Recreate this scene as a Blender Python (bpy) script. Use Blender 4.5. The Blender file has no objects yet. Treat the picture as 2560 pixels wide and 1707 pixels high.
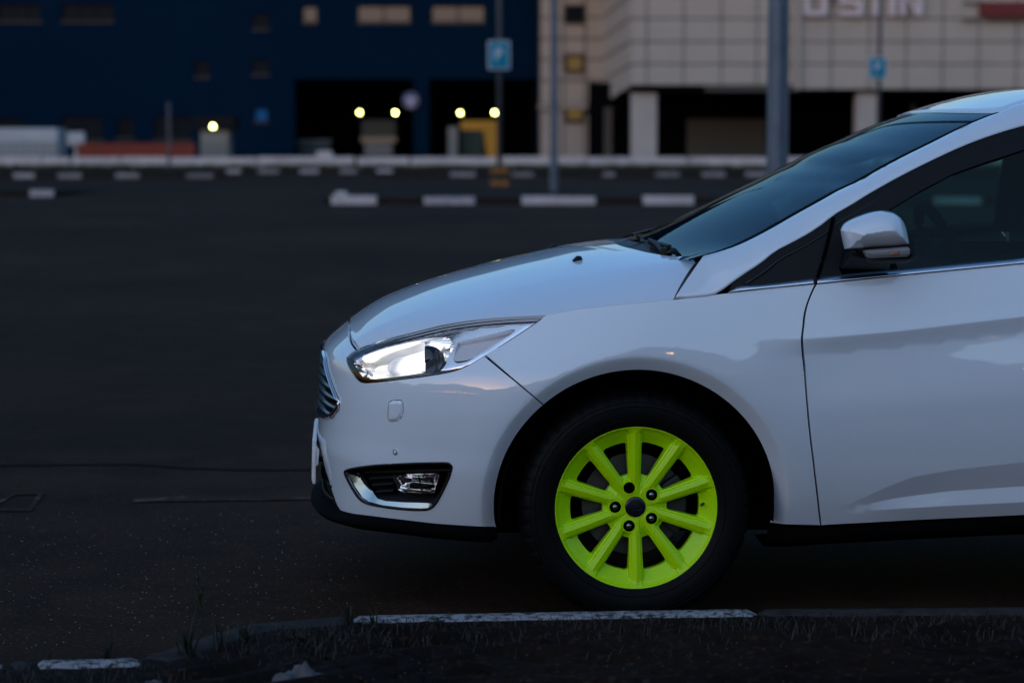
import bpy, bmesh, math, random
import numpy as np
from mathutils import Vector, Matrix
from mathutils.geometry import delaunay_2d_cdt

random.seed(7); rng = np.random.default_rng(7)
scene = bpy.context.scene
col = scene.collection
R = math.radians

# ------------------------------------------------------------------ camera
F = 50.0 / 22.3 * 2560.0            # focal length in source pixels
PITCH = math.atan((853.5 - 354.8) / F)
YAW = R(4.2)                        # how far the car's tail swings away from the camera
cp, sp = math.cos(PITCH), math.sin(PITCH)


def ray_w(sx, sy):
    sx = np.asarray(sx, float); sy = np.asarray(sy, float)
    a = sx - 1280.0; b = -(sy - 853.5)
    return np.stack([a, F * cp + b * sp, -F * sp + b * cp], -1) / F


WHEEL = np.array([0.0, -0.865, 0.308])           # near front wheel, car frame
_d = ray_w(1591, 1269.8) * (F / 930.6)
CAM_H = float(WHEEL[2] - _d[2])
cy_, sy_ = math.cos(YAW), math.sin(YAW)
RC = np.array([[cy_, -sy_, 0], [sy_, cy_, 0], [0, 0, 1.0]])   # car -> world
CAM_W = np.array([0, 0, CAM_H])
CAR_O = CAM_W + _d - RC @ WHEEL
CAM_C = RC.T @ (CAM_W - CAR_O)                   # camera in the car frame

cam_d = bpy.data.cameras.new('camera'); cam = bpy.data.objects.new('camera', cam_d); col.objects.link(cam)
cam.location = (0, 0, CAM_H); cam.rotation_euler = (math.pi / 2 - PITCH, 0, 0)
cam_d.sensor_width = 22.3; cam_d.lens = 50.0
cam_d.clip_start = 0.05; cam_d.clip_end = 2000
cam_d.dof.use_dof = True; cam_d.dof.focus_distance = 6.25; cam_d.dof.aperture_fstop = 1.9
scene.camera = cam

# ------------------------------------------------------------------ sky, sun, exposure
SUN_EL, SUN_AZ = R(1.0), R(218)      # low sun behind the camera, a little to the left
world = bpy.data.worlds.new('World'); scene.world = world; world.use_nodes = True
wt = world.node_tree; wt.nodes.clear()
sky = wt.nodes.new('ShaderNodeTexSky'); sky.sky_type = 'NISHITA'; sky.sun_disc = False
sky.sun_elevation = SUN_EL; sky.sun_rotation = SUN_AZ; sky.air_density = 1.0; sky.dust_density = 1.0; sky.ozone_density = 3.0
bgn = wt.nodes.new('ShaderNodeBackground'); bgn.inputs['Strength'].default_value = 0.125
wo = wt.nodes.new('ShaderNodeOutputWorld')
wt.links.new(sky.outputs[0], bgn.inputs[0]); wt.links.new(bgn.outputs[0], wo.inputs[0])

sun_d = bpy.data.lights.new('sun', 'SUN'); sun = bpy.data.objects.new('sun', sun_d); col.objects.link(sun)
sun_d.energy = 0.10; sun_d.angle = R(115); sun_d.color = (0.84, 0.94, 1.0)   # the afterglow: a broad patch of sky
GLOW = R(27)
_sd = Vector((math.sin(SUN_AZ) * math.cos(GLOW), math.cos(SUN_AZ) * math.cos(GLOW), math.sin(GLOW)))
sun.rotation_euler = _sd.to_track_quat('Z', 'Y').to_euler()

vs = scene.view_settings
scene.display_settings.display_device = 'sRGB'
vs.view_transform = 'Standard'; vs.look = 'None'; vs.gamma = 1.0; vs.use_curve_mapping = False
vs.exposure = 2.88
scene.render.engine = 'CYCLES'
scene.cycles.use_denoising = True
scene.cycles.max_bounces = 8; scene.cycles.glossy_bounces = 4; scene.cycles.transparent_max_bounces = 16
scene.cycles.sample_clamp_indirect = 4.0
scene.cycles.caustics_reflective = False; scene.cycles.caustics_refractive = False


# ------------------------------------------------------------------ materials
def new_mat(name):
    m = bpy.data.materials.new(name); m.use_nodes = True
    return m, m.node_tree, m.node_tree.nodes['Principled BSDF']


def mat(name, colour, rough=0.5, metal=0.0, spec=0.5, coat=0.0, coat_rough=0.03, noise=0.0, nscale=8.0, bump=0.0, bscale=60.0, emit=None, estr=0.0):
    m, nt, p = new_mat(name)
    p.inputs['Base Color'].default_value = (*colour, 1); p.inputs['Roughness'].default_value = rough
    p.inputs['Metallic'].default_value = metal; p.inputs['Specular IOR Level'].default_value = spec
    p.inputs['Coat Weight'].default_value = coat; p.inputs['Coat Roughness'].default_value = coat_rough
    if noise > 0:
        tc = nt.nodes.new('ShaderNodeTexCoord'); n = nt.nodes.new('ShaderNodeTexNoise')
        n.inputs['Scale'].default_value = nscale; n.inputs['Detail'].default_value = 8; n.inputs['Roughness'].default_value = 0.65
        nt.links.new(tc.outputs['Object'], n.inputs['Vector'])
        mr = nt.nodes.new('ShaderNodeMapRange'); mr.inputs['From Min'].default_value = 0.3; mr.inputs['From Max'].default_value = 0.7
        mr.inputs['To Min'].default_value = 1 - noise; mr.inputs['To Max'].default_value = 1 + noise
        nt.links.new(n.outputs['Fac'], mr.inputs['Value'])
        mx = nt.nodes.new('ShaderNodeVectorMath'); mx.operation = 'SCALE'; mx.inputs[0].default_value = colour
        nt.links.new(mr.outputs[0], mx.inputs['Scale']); nt.links.new(mx.outputs[0], p.inputs['Base Color'])
    if bump > 0:
        tc = nt.nodes.new('ShaderNodeTexCoord'); n = nt.nodes.new('ShaderNodeTexNoise')
        n.inputs['Scale'].default_value = bscale; n.inputs['Detail'].default_value = 6
        nt.links.new(tc.outputs['Object'], n.inputs['Vector'])
        b = nt.nodes.new('ShaderNodeBump'); b.inputs['Strength'].default_value = bump; b.inputs['Distance'].default_value = 0.01
        nt.links.new(n.outputs['Fac'], b.inputs['Height']); nt.links.new(b.outputs[0], p.inputs['Normal'])
    if emit is not None:
        p.inputs['Emission Color'].default_value = (*emit, 1); p.inputs['Emission Strength'].default_value = estr
    return m


def glass(name, tint, ior=1.5, rough=0.0, refl=(1, 1, 1)):
    m = bpy.data.materials.new(name); m.use_nodes = True; nt = m.node_tree; nt.nodes.clear()
    o = nt.nodes.new('ShaderNodeOutputMaterial'); mix = nt.nodes.new('ShaderNodeMixShader')
    fr = nt.nodes.new('ShaderNodeFresnel'); fr.inputs['IOR'].default_value = ior
    t = nt.nodes.new('ShaderNodeBsdfTransparent'); t.inputs[0].default_value = (*tint, 1)
    g = nt.nodes.new('ShaderNodeBsdfGlossy'); g.inputs['Roughness'].default_value = rough; g.inputs[0].default_value = (*refl, 1)
    nt.links.new(fr.outputs[0], mix.inputs[0]); nt.links.new(t.outputs[0], mix.inputs[1]); nt.links.new(g.outputs[0], mix.inputs[2])
    nt.links.new(mix.outputs[0], o.inputs[0])
    return m


def asphalt_mat(name, base, fleck=0.45, patch=0.42, scale=1.0):
    m, nt, p = new_mat(name)
    N, L = nt.nodes.new, nt.links.new
    tc = N('ShaderNodeTexCoord')
    n1 = N('ShaderNodeTexNoise'); n1.inputs['Scale'].default_value = 0.22 * scale; n1.inputs['Detail'].default_value = 6; n1.inputs['Roughness'].default_value = .6
    n2 = N('ShaderNodeTexNoise'); n2.inputs['Scale'].default_value = 90 * scale; n2.inputs['Detail'].default_value = 4; n2.inputs['Roughness'].default_value = .7
    vo = N('ShaderNodeTexVoronoi'); vo.inputs['Scale'].default_value = 130 * scale
    for n in (n1, n2, vo): L(tc.outputs['Object'], n.inputs['Vector'])
    a = N('ShaderNodeMapRange'); a.inputs['From Min'].default_value = .3; a.inputs['From Max'].default_value = .7
    a.inputs['To Min'].default_value = 1 - patch; a.inputs['To Max'].default_value = 1 + patch; L(n1.outputs['Fac'], a.inputs['Value'])
    b = N('ShaderNodeMapRange'); b.inputs['From Min'].default_value = .3; b.inputs['From Max'].default_value = .7
    b.inputs['To Min'].default_value = .65; b.inputs['To Max'].default_value = 1.35; L(n2.outputs['Fac'], b.inputs['Value'])
    # pale stone chips showing through the binder
    ln = N('ShaderNodeSeparateColor'); L(vo.outputs['Color'], ln.inputs[0])
    c = N('ShaderNodeMapRange'); c.inputs['From Min'].default_value = .88; c.inputs['From Max'].default_value = 1.0
    c.inputs['To Min'].default_value = 0; c.inputs['To Max'].default_value = fleck * 4; L(ln.outputs[0], c.inputs['Value'])
    n3 = N('ShaderNodeTexNoise'); n3.inputs['Scale'].default_value = 2.6 * scale; n3.inputs['Detail'].default_value = 5; n3.inputs['Distortion'].default_value = .8; L(tc.outputs['Object'], n3.inputs['Vector'])
    c3 = N('ShaderNodeMapRange'); c3.inputs['From Min'].default_value = .35; c3.inputs['From Max'].default_value = .65
    c3.inputs['To Min'].default_value = 1 - patch * .6; c3.inputs['To Max'].default_value = 1 + patch * .6; L(n3.outputs['Fac'], c3.inputs['Value'])
    m3 = N('ShaderNodeMath'); m3.operation = 'MULTIPLY'; L(b.outputs[0], m3.inputs[0]); L(c3.outputs[0], m3.inputs[1])
    mu = N('ShaderNodeMath'); mu.operation = 'MULTIPLY'; L(a.outputs[0], mu.inputs[0]); L(m3.outputs[0], mu.inputs[1])
    ad = N('ShaderNodeMath'); ad.operation = 'ADD'; L(mu.outputs[0], ad.inputs[0]); L(c.outputs[0], ad.inputs[1])
    sc = N('ShaderNodeVectorMath'); sc.operation = 'SCALE'; sc.inputs[0].default_value = base
    L(ad.outputs[0], sc.inputs['Scale']); L(sc.outputs[0], p.inputs['Base Color'])
    p.inputs['Roughness'].default_value = .9; p.inputs['Specular IOR Level'].default_value = .06
    bu = N('ShaderNodeBump'); bu.inputs['Strength'].default_value = .6; bu.inputs['Distance'].default_value = .004
    L(n2.outputs['Fac'], bu.inputs['Height']); L(bu.outputs[0], p.inputs['Normal'])
    return m


def worn_paint(name, colour, under, cover=0.5, nscale=14.0):
    """Old road paint: broken up by noise, the asphalt showing through."""
    m, nt, p = new_mat(name)
    N, L = nt.nodes.new, nt.links.new
    tc = N('ShaderNodeTexCoord'); n = N('ShaderNodeTexNoise'); n.inputs['Scale'].default_value = nscale; n.inputs['Detail'].default_value = 9; n.inputs['Roughness'].default_value = .75
    L(tc.outputs['Object'], n.inputs['Vector'])
    mr = N('ShaderNodeMapRange'); mr.inputs['From Min'].default_value = .66 - .3 * cover; mr.inputs['From Max'].default_value = .76 - .3 * cover
    L(n.outputs['Fac'], mr.inputs['Value'])
    mx = N('ShaderNodeMix'); mx.data_type = 'RGBA'; mx.inputs['A'].default_value = (*under, 1); mx.inputs['B'].default_value = (*colour, 1)
    L(mr.outputs[0], mx.inputs['Factor']); L(mx.outputs['Result'], p.inputs['Base Color']); p.inputs['Roughness'].default_value = .9
    p.inputs['Specular IOR Level'].default_value = .06
    return m


M = {}
M['paint'] = mat('white_paint', (.705, .77, .83), .38, coat=1.0, coat_rough=.015)
M['paint'].node_tree.nodes['Principled BSDF'].inputs['Coat IOR'].default_value = 1.75
M['black_plastic'] = mat('black_plastic', (.006, .006, .007), .55, spec=.25)
M['black_gloss'] = mat('black_gloss', (.004, .004, .006), .12, spec=.35)
M['void'] = mat('underbody_black', (.002, .002, .002), .95, spec=.02)
M['rubber'] = mat('tyre_rubber', (.0034, .0034, .0037), .55, spec=.11, noise=.3, nscale=30)
M['neon'] = mat('neon_rim_paint', (.47, .82, .0005), .35, spec=.25, coat=.2, coat_rough=.1)
M['chrome'] = mat('chrome', (.80, .81, .84), .06, metal=1.0)
M['satin_chrome'] = mat('satin_chrome', (.80, .82, .86), .26, metal=1.0)
M['silver'] = mat('silver_reflector', (.80, .79, .84), .3, coat=.5)
M['fin'] = mat('fin_satin', (.95, .93, .96), .45, metal=.15)
M['lit_bowl'] = mat('lit_bowl', (.75, .74, .74), .25, metal=.6, emit=(1.0, .87, .68), estr=.026)
M['steel'] = mat('brake_steel', (.10, .10, .10), .4, metal=.8)
M['dark_metal'] = mat('dark_metal', (.03, .03, .03), .5, metal=.5)
M['nut'] = mat('wheel_nut_steel', (.25, .25, .27), .15, metal=1.0)
M['cap'] = mat('cap_navy', (.004, .005, .012), .25)
M['emblem'] = mat('emblem_dark_chrome', (.10, .11, .13), .25, metal=.9)
M['screen'] = glass('windscreen_glass', (.28, .46, .52), 1.22, refl=(.40, .54, .62))
M['side_glass'] = glass('side_glass', (.36, .60, .55), 1.5, refl=(.30, .40, .44))
M['lens'] = glass('headlight_lens', (.96, .97, .98), 1.40)
M['projector'] = mat('projector_glass', (.004, .004, .006), .02, spec=.9)
M['interior'] = mat('interior_dark', (.008, .008, .009), .8, spec=.1)
M['dark_chrome'] = mat('dark_chrome', (.10, .12, .15), .2, metal=1.0)
M['lip_black'] = mat('lip_black', (.0018, .0018, .002), .8, spec=.04)
M['trim_chrome'] = mat('fog_trim_chrome', (.36, .38, .42), .12, metal=1.0)
M['seat'] = mat('seat_cloth', (.012, .012, .014), .85)
M['plate'] = mat('plate_white', (.70, .70, .72), .45)
M['indicator'] = mat('indicator_lens', (.22, .21, .22), .15, spec=.6)
M['amber'] = mat('amber_bulb', (.26, .12, .07), .3)


def lamp_glow(name, colour, strength):
    m, nt, p = new_mat(name)
    p.inputs['Base Color'].default_value = (.9, .9, .9, 1)
    p.inputs['Emission Color'].default_value = (*colour, 1); p.inputs['Emission Strength'].default_value = strength
    return m


def bulb_glow(name, colour, core, edge, centre, radius):
    m, nt, p = new_mat(name); N, L = nt.nodes.new, nt.links.new
    p.inputs['Base Color'].default_value = (.8, .8, .8, 1); p.inputs['Roughness'].default_value = .3; p.inputs['Emission Color'].default_value = (*colour, 1)
    tc = N('ShaderNodeTexCoord'); d = N('ShaderNodeVectorMath'); d.operation = 'DISTANCE'; d.inputs[1].default_value = centre
    L(tc.outputs['Object'], d.inputs[0]); mr = N('ShaderNodeMapRange'); mr.interpolation_type = 'SMOOTHSTEP'
    mr.inputs['From Min'].default_value = 0; mr.inputs['From Max'].default_value = radius; mr.inputs['To Min'].default_value = core; mr.inputs['To Max'].default_value = edge
    L(d.outputs['Value'], mr.inputs['Value']); L(mr.outputs[0], p.inputs['Emission Strength'])
    return m
M['lit'] = None
M['lit_warm'] = lamp_glow('lit_side_of_bowl', (1.0, .88, .70), .10)
M['drl'] = lamp_glow('daylight_strip', (1.0, .95, .92), .16)
M['dock_lamp'] = lamp_glow('dock_lamp_glow', (.95, 1.0, .25), 6.0)
M['street_lamp'] = lamp_glow('sodium_lamp', (1.0, .42, .12), 30.0)

M['asphalt'] = asphalt_mat('asphalt', (.0235, .0124, .0070))
M['dirt'] = asphalt_mat('verge_dirt', (.0098, .0058, .0040), fleck=.5, patch=.5, scale=.6)
M['kerb_white'] = worn_paint('kerb_white_paint', (.27, .26, .265), (.04, .035, .032), cover=.78, nscale=34)
M['kerb_grey'] = mat('kerb_concrete', (.032, .029, .028), .95, spec=.05, noise=.4, nscale=20)
M['far_white'] = mat('kerb_stone_white', (.58, .505, .49), .8, noise=.15, nscale=3)
for _k, _v in (('far_white_b', .46), ('far_white_c', .31), ('far_white_d', .22)): M[_k] = mat('kerb_stone_' + _k[-1] + '_worn', (_v, _v * .88, _v * .90), .85, spec=.1, noise=.35, nscale=4)
M['far_dark'] = mat('kerb_stone_dark', (.028, .022, .019), .95, spec=.03, noise=.3, nscale=3)
M['barrier'] = mat('barrier_white', (.58, .505, .49), .8, noise=.22, nscale=1.2)
M['grass'] = mat('grass', (.030, .045, .016), .95, spec=.03, noise=.4, nscale=6)
M['weed'] = mat('weed_leaf', (.020, .026, .012), .7, noise=.4, nscale=20)
M['blue_wall'] = mat('blue_cladding', (.0010, .0140, .036), .9, spec=.04, noise=.10, nscale=.12)
M['beige'] = mat('beige_panel', (.46, .395, .335), .7, noise=.07, nscale=.5)
M['joint'] = mat('panel_joint', (.09, .075, .062), .8)
M['column'] = mat('concrete_column', (.47, .41, .37), .8, noise=.1, nscale=1)
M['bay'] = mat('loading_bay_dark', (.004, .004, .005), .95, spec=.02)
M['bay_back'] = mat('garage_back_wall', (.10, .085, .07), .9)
M['pane_dark'] = mat('dark_window_pane', (.006, .010, .016), .35, spec=.08)
M['pane_blue'] = mat('blue_window_pane', (.01, .14, .38), .4, spec=.1)
M['pane_lit'] = mat('lit_window_pane', (.05, .04, .035), .4, emit=(1.0, .66, .5), estr=.009)
M['pane_yellow'] = mat('yellow_window_pane', (.02, .016, .01), .4, emit=(1.0, .58, .12), estr=.013)
M['frame_dark'] = mat('window_frame_dark', (.015, .014, .016), .8, spec=.05)
M['pole'] = mat('galvanised_pole', (.10, .13, .17), .45, metal=.35, noise=.25, nscale=3)
M['pole_dark'] = mat('sign_pole_grey', (.07, .07, .085), .6)
M['sign_blue'] = mat('sign_blue', (.0, .22, .34), .5, spec=.1)
M['sign_white'] = mat('sign_white', (.62, .64, .72), .5)
M['letters'] = mat('letter_lilac', (.72, .60, .62), .5)
M['red_panel'] = mat('dark_red_panel', (.16, .008, .008), .5)
M['red_fence'] = mat('rust_red_fence', (.24, .035, .012), .7, noise=.2, nscale=1)
M['yellow'] = mat('dock_yellow_glow', (.36, .17, .012), .6, emit=(1.0, .55, .05), estr=.006)  # faint glow added to the frame's own yellow, it is no lamp
M['orange'] = mat('cage_orange', (.42, .16, .02), .6)
M['grey_box'] = mat('grey_sheet', (.20, .20, .21), .6)
M['container'] = mat('container_white', (.46, .48, .50), .6, noise=.1, nscale=1)
M['tan'] = mat('tan_sheet', (.36, .24, .15), .6)
M['litter'] = mat('crumpled_plastic', (.085, .08, .08), .7, spec=.2)
M['tree'] = mat('tree_leaf', (.035, .05, .025), .85)
M['far_roof'] = mat('far_block_wall', (.16, .15, .15), .8)


# ------------------------------------------------------------------ scene-graph helpers
def put(o, parent=None, label=None, cat=None, group=None, kind=None):
    if o.name not in col.objects: col.objects.link(o)
    if parent is not None: o.parent = parent
    if label: o['label'] = label
    if cat: o['category'] = cat
    if group: o['group'] = group
    if kind: o['kind'] = kind
    return o


def empty(name, loc=(0, 0, 0), parent=None, rotz=0, **k):
    o = bpy.data.objects.new(name, None); o.location = loc; o.rotation_euler = (0, 0, rotz); o.empty_display_size = .2
    return put(o, parent, **k)


def mesh_obj(name, verts, faces, m, parent=None, smooth=False, normals=None, loc=None, **k):
    me = bpy.data.meshes.new(name)
    me.from_pydata([tuple(map(float, v)) for v in verts], [], [tuple(map(int, f)) for f in faces])
    me.materials.append(m)
    if smooth or normals is not None:
        me.polygons.foreach_set('use_smooth', [True] * len(me.polygons))
    me.update()
    if normals is not None:
        me.normals_split_custom_set_from_vertices([tuple(map(float, n)) for n in normals])
    o = bpy.data.objects.new(name, me)
    if loc is not None: o.location = loc
    return put(o, parent, **k)


def dup(o, parent=None):
    c = o.copy(); col.objects.link(c); c.parent = parent
    for ch in list(o.children): dup(ch, c)
    return c


class MB:
    """collects boxes, prisms and tubes into one mesh"""
    def __init__(s): s.v, s.f = [], []
    def box(s, x0, x1, y0, y1, z0, z1):
        b = len(s.v)
        s.v += [(x0, y0, z0), (x1, y0, z0), (x1, y1, z0), (x0, y1, z0), (x0, y0, z1), (x1, y0, z1), (x1, y1, z1), (x0, y1, z1)]
        s.f += [tuple(b + i for i in q) for q in ((0, 3, 2, 1), (4, 5, 6, 7), (0, 1, 5, 4), (1, 2, 6, 5), (2, 3, 7, 6), (3, 0, 4, 7))]
        return s
    def prism(s, poly, y0, y1):           # poly in (x,z), clockwise or not
        b = len(s.v); n = len(poly)
        s.v += [(x, y0, z) for x, z in poly] + [(x, y1, z) for x, z in poly]
        s.f += [tuple(range(b, b + n)), tuple(range(b + 2 * n - 1, b + n - 1, -1))]
        s.f += [(b + i, b + n + i, b + n + (i + 1) % n, b + (i + 1) % n) for i in range(n)]
        return s
    def tube(s, pts, r, n=8, cap=True):
        pts = [Vector(p) for p in pts]; rs = r if hasattr(r, '__len__') else [r] * len(pts)
        b = len(s.v)
        for i, p in enumerate(pts):
            t = (pts[min(i + 1, len(pts) - 1)] - pts[max(i - 1, 0)]).normalized()
            a = t.orthogonal().normalized() if abs(t.z) < .9 else Vector((1, 0, 0)).cross(t).normalized()
            c = t.cross(a)
            for k in range(n):
                th = 2 * math.pi * k / n
                s.v.append(tuple(p + rs[i] * (math.cos(th) * a + math.sin(th) * c)))
        for i in range(len(pts) - 1):
            for k in range(n):
                k2 = (k + 1) % n
                s.f.append((b + i * n + k, b + i * n + k2, b + (i + 1) * n + k2, b + (i + 1) * n + k))
        if cap:
            s.f += [tuple(b + k for k in range(n - 1, -1, -1)), tuple(b + (len(pts) - 1) * n + k for k in range(n))]
        return s
    def lathe(s, prof, n=48, c=(0, 0, 0), axis='y'):    # prof: (r, along)
        b = len(s.v)
        for k in range(n):
            th = 2 * math.pi * k / n
            for r, a in prof:
                u, w = r * math.cos(th), r * math.sin(th)
                p = (u, a, w) if axis == 'y' else (u, w, a)
                s.v.append((p[0] + c[0], p[1] + c[1], p[2] + c[2]))
        m = len(prof)
        for k in range(n):
            k2 = (k + 1) % n
            for i in range(m - 1):
                s.f.append((b + k * m + i, b + k2 * m + i, b + k2 * m + i + 1, b + k * m + i + 1))
        return s
    def build(s, name, m, parent=None, smooth=False, **k):
        o = mesh_obj(name, s.v, s.f, m, parent, smooth=smooth, **k)
        bm = bmesh.new(); bm.from_mesh(o.data); bmesh.ops.recalc_face_normals(bm, faces=bm.faces); bm.to_mesh(o.data); bm.free()
        return o


def soften(o, w, seg=2):
    b = o.modifiers.new('bevel', 'BEVEL'); b.width = w; b.segments = seg; b.limit_method = 'ANGLE'
    return o


def grid_obj(name, P, m, parent=None, closed_u=False, ref=None, **k):
    """P[n][m][3] -> smooth grid"""
    P = np.asarray(P, float); n, c = P.shape[:2]
    f = [(i * c + j, (i + 1) * c + j, (i + 1) * c + j + 1, i * c + j + 1) for i in range(n - 1) for j in range(c - 1)]
    o = mesh_obj(name, P.reshape(-1, 3), f, m, parent, smooth=True, **k)
    if ref is not None:
        me = o.data; ce = np.array([p.center for p in me.polygons]); no = np.array([p.normal for p in me.polygons])
        if np.sum((ce - np.asarray(ref)) * no) < 0: me.flip_normals()
    return o


# ------------------------------------------------------------------ tracing transforms (source-photo pixels)
def crop(ox, oy, s): return lambda x, y: (ox + x / s, oy + y / s)
c1 = crop(760, 740, 3.672); c2 = crop(760, 1000, 3.672); c3 = crop(1260, 900, 2.45); c4 = crop(1500, 400, 3.672)
c5 = crop(1920, 200, 3.672); c6 = crop(1920, 500, 3.672); c7 = crop(1860, 700, 2.45); c8 = crop(760, 560, 2.2615)
c9 = crop(1520, 560, 9.8); fl = crop(0, 0, .91875); hb = crop(860, 780, 4.523); wz = crop(1380, 1100, 4.612)
def T(fn, *pts): return [fn(*p) for p in pts]


def ray_c(sx, sy): return ray_w(sx, sy) @ RC          # world -> car frame


def at_y(px, y):
    px = np.atleast_2d(np.asarray(px, float)); d = ray_c(px[:, 0], px[:, 1])
    t = (np.asarray(y) - CAM_C[1]) / d[:, 1]
    return CAM_C + d * t[:, None]


def hit_y(px, yfun, lo=-1.3, hi=0.0):
    """where the view rays meet the surface y = yfun(x, z)"""
    px = np.atleast_2d(np.asarray(px, float)); d = ray_c(px[:, 0], px[:, 1]); n = len(px)
    a, b = np.full(n, lo), np.full(n, hi)
    P = lambda y: CAM_C + d * ((y - CAM_C[1]) / d[:, 1])[:, None]
    for _ in range(50):
        mid = (a + b) / 2; p = P(mid); h = mid - yfun(p[:, 0], p[:, 2])
        a = np.where(h < 0, mid, a); b = np.where(h < 0, b, mid)
    return P((a + b) / 2)


def smooth(pts, n=None, step=None):
    """Catmull-Rom through the points, resampled evenly"""
    P = np.asarray(pts, float)
    if len(P) < 3:
        out = P
    else:
        Q = np.vstack([2 * P[0] - P[1], P, 2 * P[-1] - P[-2]]); out = []
        for i in range(1, len(Q) - 2):
            p0, p1, p2, p3 = Q[i - 1:i + 3]
            d1, d2, d3 = [max(1e-9, np.linalg.norm(b - a)) ** .5 for a, b in ((p0, p1), (p1, p2), (p2, p3))]
            t0, t1, t2, t3 = 0, d1, d1 + d2, d1 + d2 + d3
            for t in np.linspace(t1, t2, 12, endpoint=False):
                A1 = (t1 - t) / (t1 - t0) * p0 + (t - t0) / (t1 - t0) * p1; A2 = (t2 - t) / (t2 - t1) * p1 + (t - t1) / (t2 - t1) * p2
                A3 = (t3 - t) / (t3 - t2) * p2 + (t - t2) / (t3 - t2) * p3
                B1 = (t2 - t) / (t2 - t0) * A1 + (t - t0) / (t2 - t0) * A2; B2 = (t3 - t) / (t3 - t1) * A2 + (t - t1) / (t3 - t1) * A3
                out.append((t2 - t) / (t2 - t1) * B1 + (t - t1) / (t2 - t1) * B2)
        out.append(P[-1]); out = np.array(out)
    s = np.r_[0, np.cumsum(np.linalg.norm(np.diff(out, axis=0), axis=1))]
    if n is None: n = max(2, int(round(s[-1] / step)) + 1) if step else len(out)
    u = np.linspace(0, s[-1], n)
    return np.stack([np.interp(u, s, out[:, k]) for k in range(out.shape[1])], -1)


def path(*segs):
    """join smooth segments (each a list of points) into one open/closed outline, corners kept between segments"""
    out = []
    for s in segs:
        s = smooth(s) if len(s) > 2 else np.asarray(s, float)
        if out and np.linalg.norm(out[-1] - s[0]) < 1e-6: s = s[1:]
        out += list(s)
    return np.array(out)


def rounded(poly, r, n=5):
    P = [np.array(p, float) for p in poly]; out = []
    for i, p in enumerate(P):
        a, b = P[i - 1] - p, P[(i + 1) % len(P)] - p
        la, lb = np.linalg.norm(a), np.linalg.norm(b); k = min(r, la * .45, lb * .45)
        A, B = p + a / la * k, p + b / lb * k
        for t in np.linspace(0, 1, n):
            out.append((1 - t) ** 2 * A + 2 * t * (1 - t) * p + t * t * B)
    return np.array(out)


# ------------------------------------------------------------------ trimmed surface panels
def densify(loop, step):
    L = np.asarray(loop, float); out = []
    for i in range(len(L)):
        a, b = L[i], L[(i + 1) % len(L)]; k = max(1, int(math.ceil(np.linalg.norm(b - a) / step)))
        for t in range(k): out.append(a + (b - a) * t / k)
    out = np.array(out); keep = [0]
    for i in range(1, len(out)):
        if np.linalg.norm(out[i] - out[keep[-1]]) > step * .15: keep.append(i)
    if len(keep) > 3 and np.linalg.norm(out[keep[-1]] - out[keep[0]]) < step * .15: keep.pop()
    return out[keep]


def area(L):
    x, y = L[:, 0], L[:, 1]; return .5 * np.sum(x * np.roll(y, -1) - y * np.roll(x, -1))


def inset(L, g):
    if g == 0: return L
    s = 1 if area(L) > 0 else -1
    t = np.roll(L, -1, 0) - np.roll(L, 1, 0); t /= np.maximum(1e-9, np.linalg.norm(t, axis=1))[:, None]
    return L + s * g * np.stack([-t[:, 1], t[:, 0]], -1)


def inside(P, L):
    x, y = P[:, 0], P[:, 1]; r = np.zeros(len(P), bool)
    for i in range(len(L)):
        x0, y0 = L[i - 1]; x1, y1 = L[i]
        c = (y0 > y) != (y1 > y)
        if c.any():
            with np.errstate(divide='ignore', invalid='ignore'):
                r ^= c & (x < (x1 - x0) * (y - y0) / (y1 - y0) + x0)
    return r


def dist(P, L):
    d = np.full(len(P), 1e9)
    for i in range(len(L)):
        a, b = L[i - 1], L[i]; ab = b - a; q = max(1e-12, ab @ ab)
        t = np.clip(((P - a) @ ab) / q, 0, 1); d = np.minimum(d, np.linalg.norm(P - a - t[:, None] * ab, axis=1))
    return d


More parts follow.
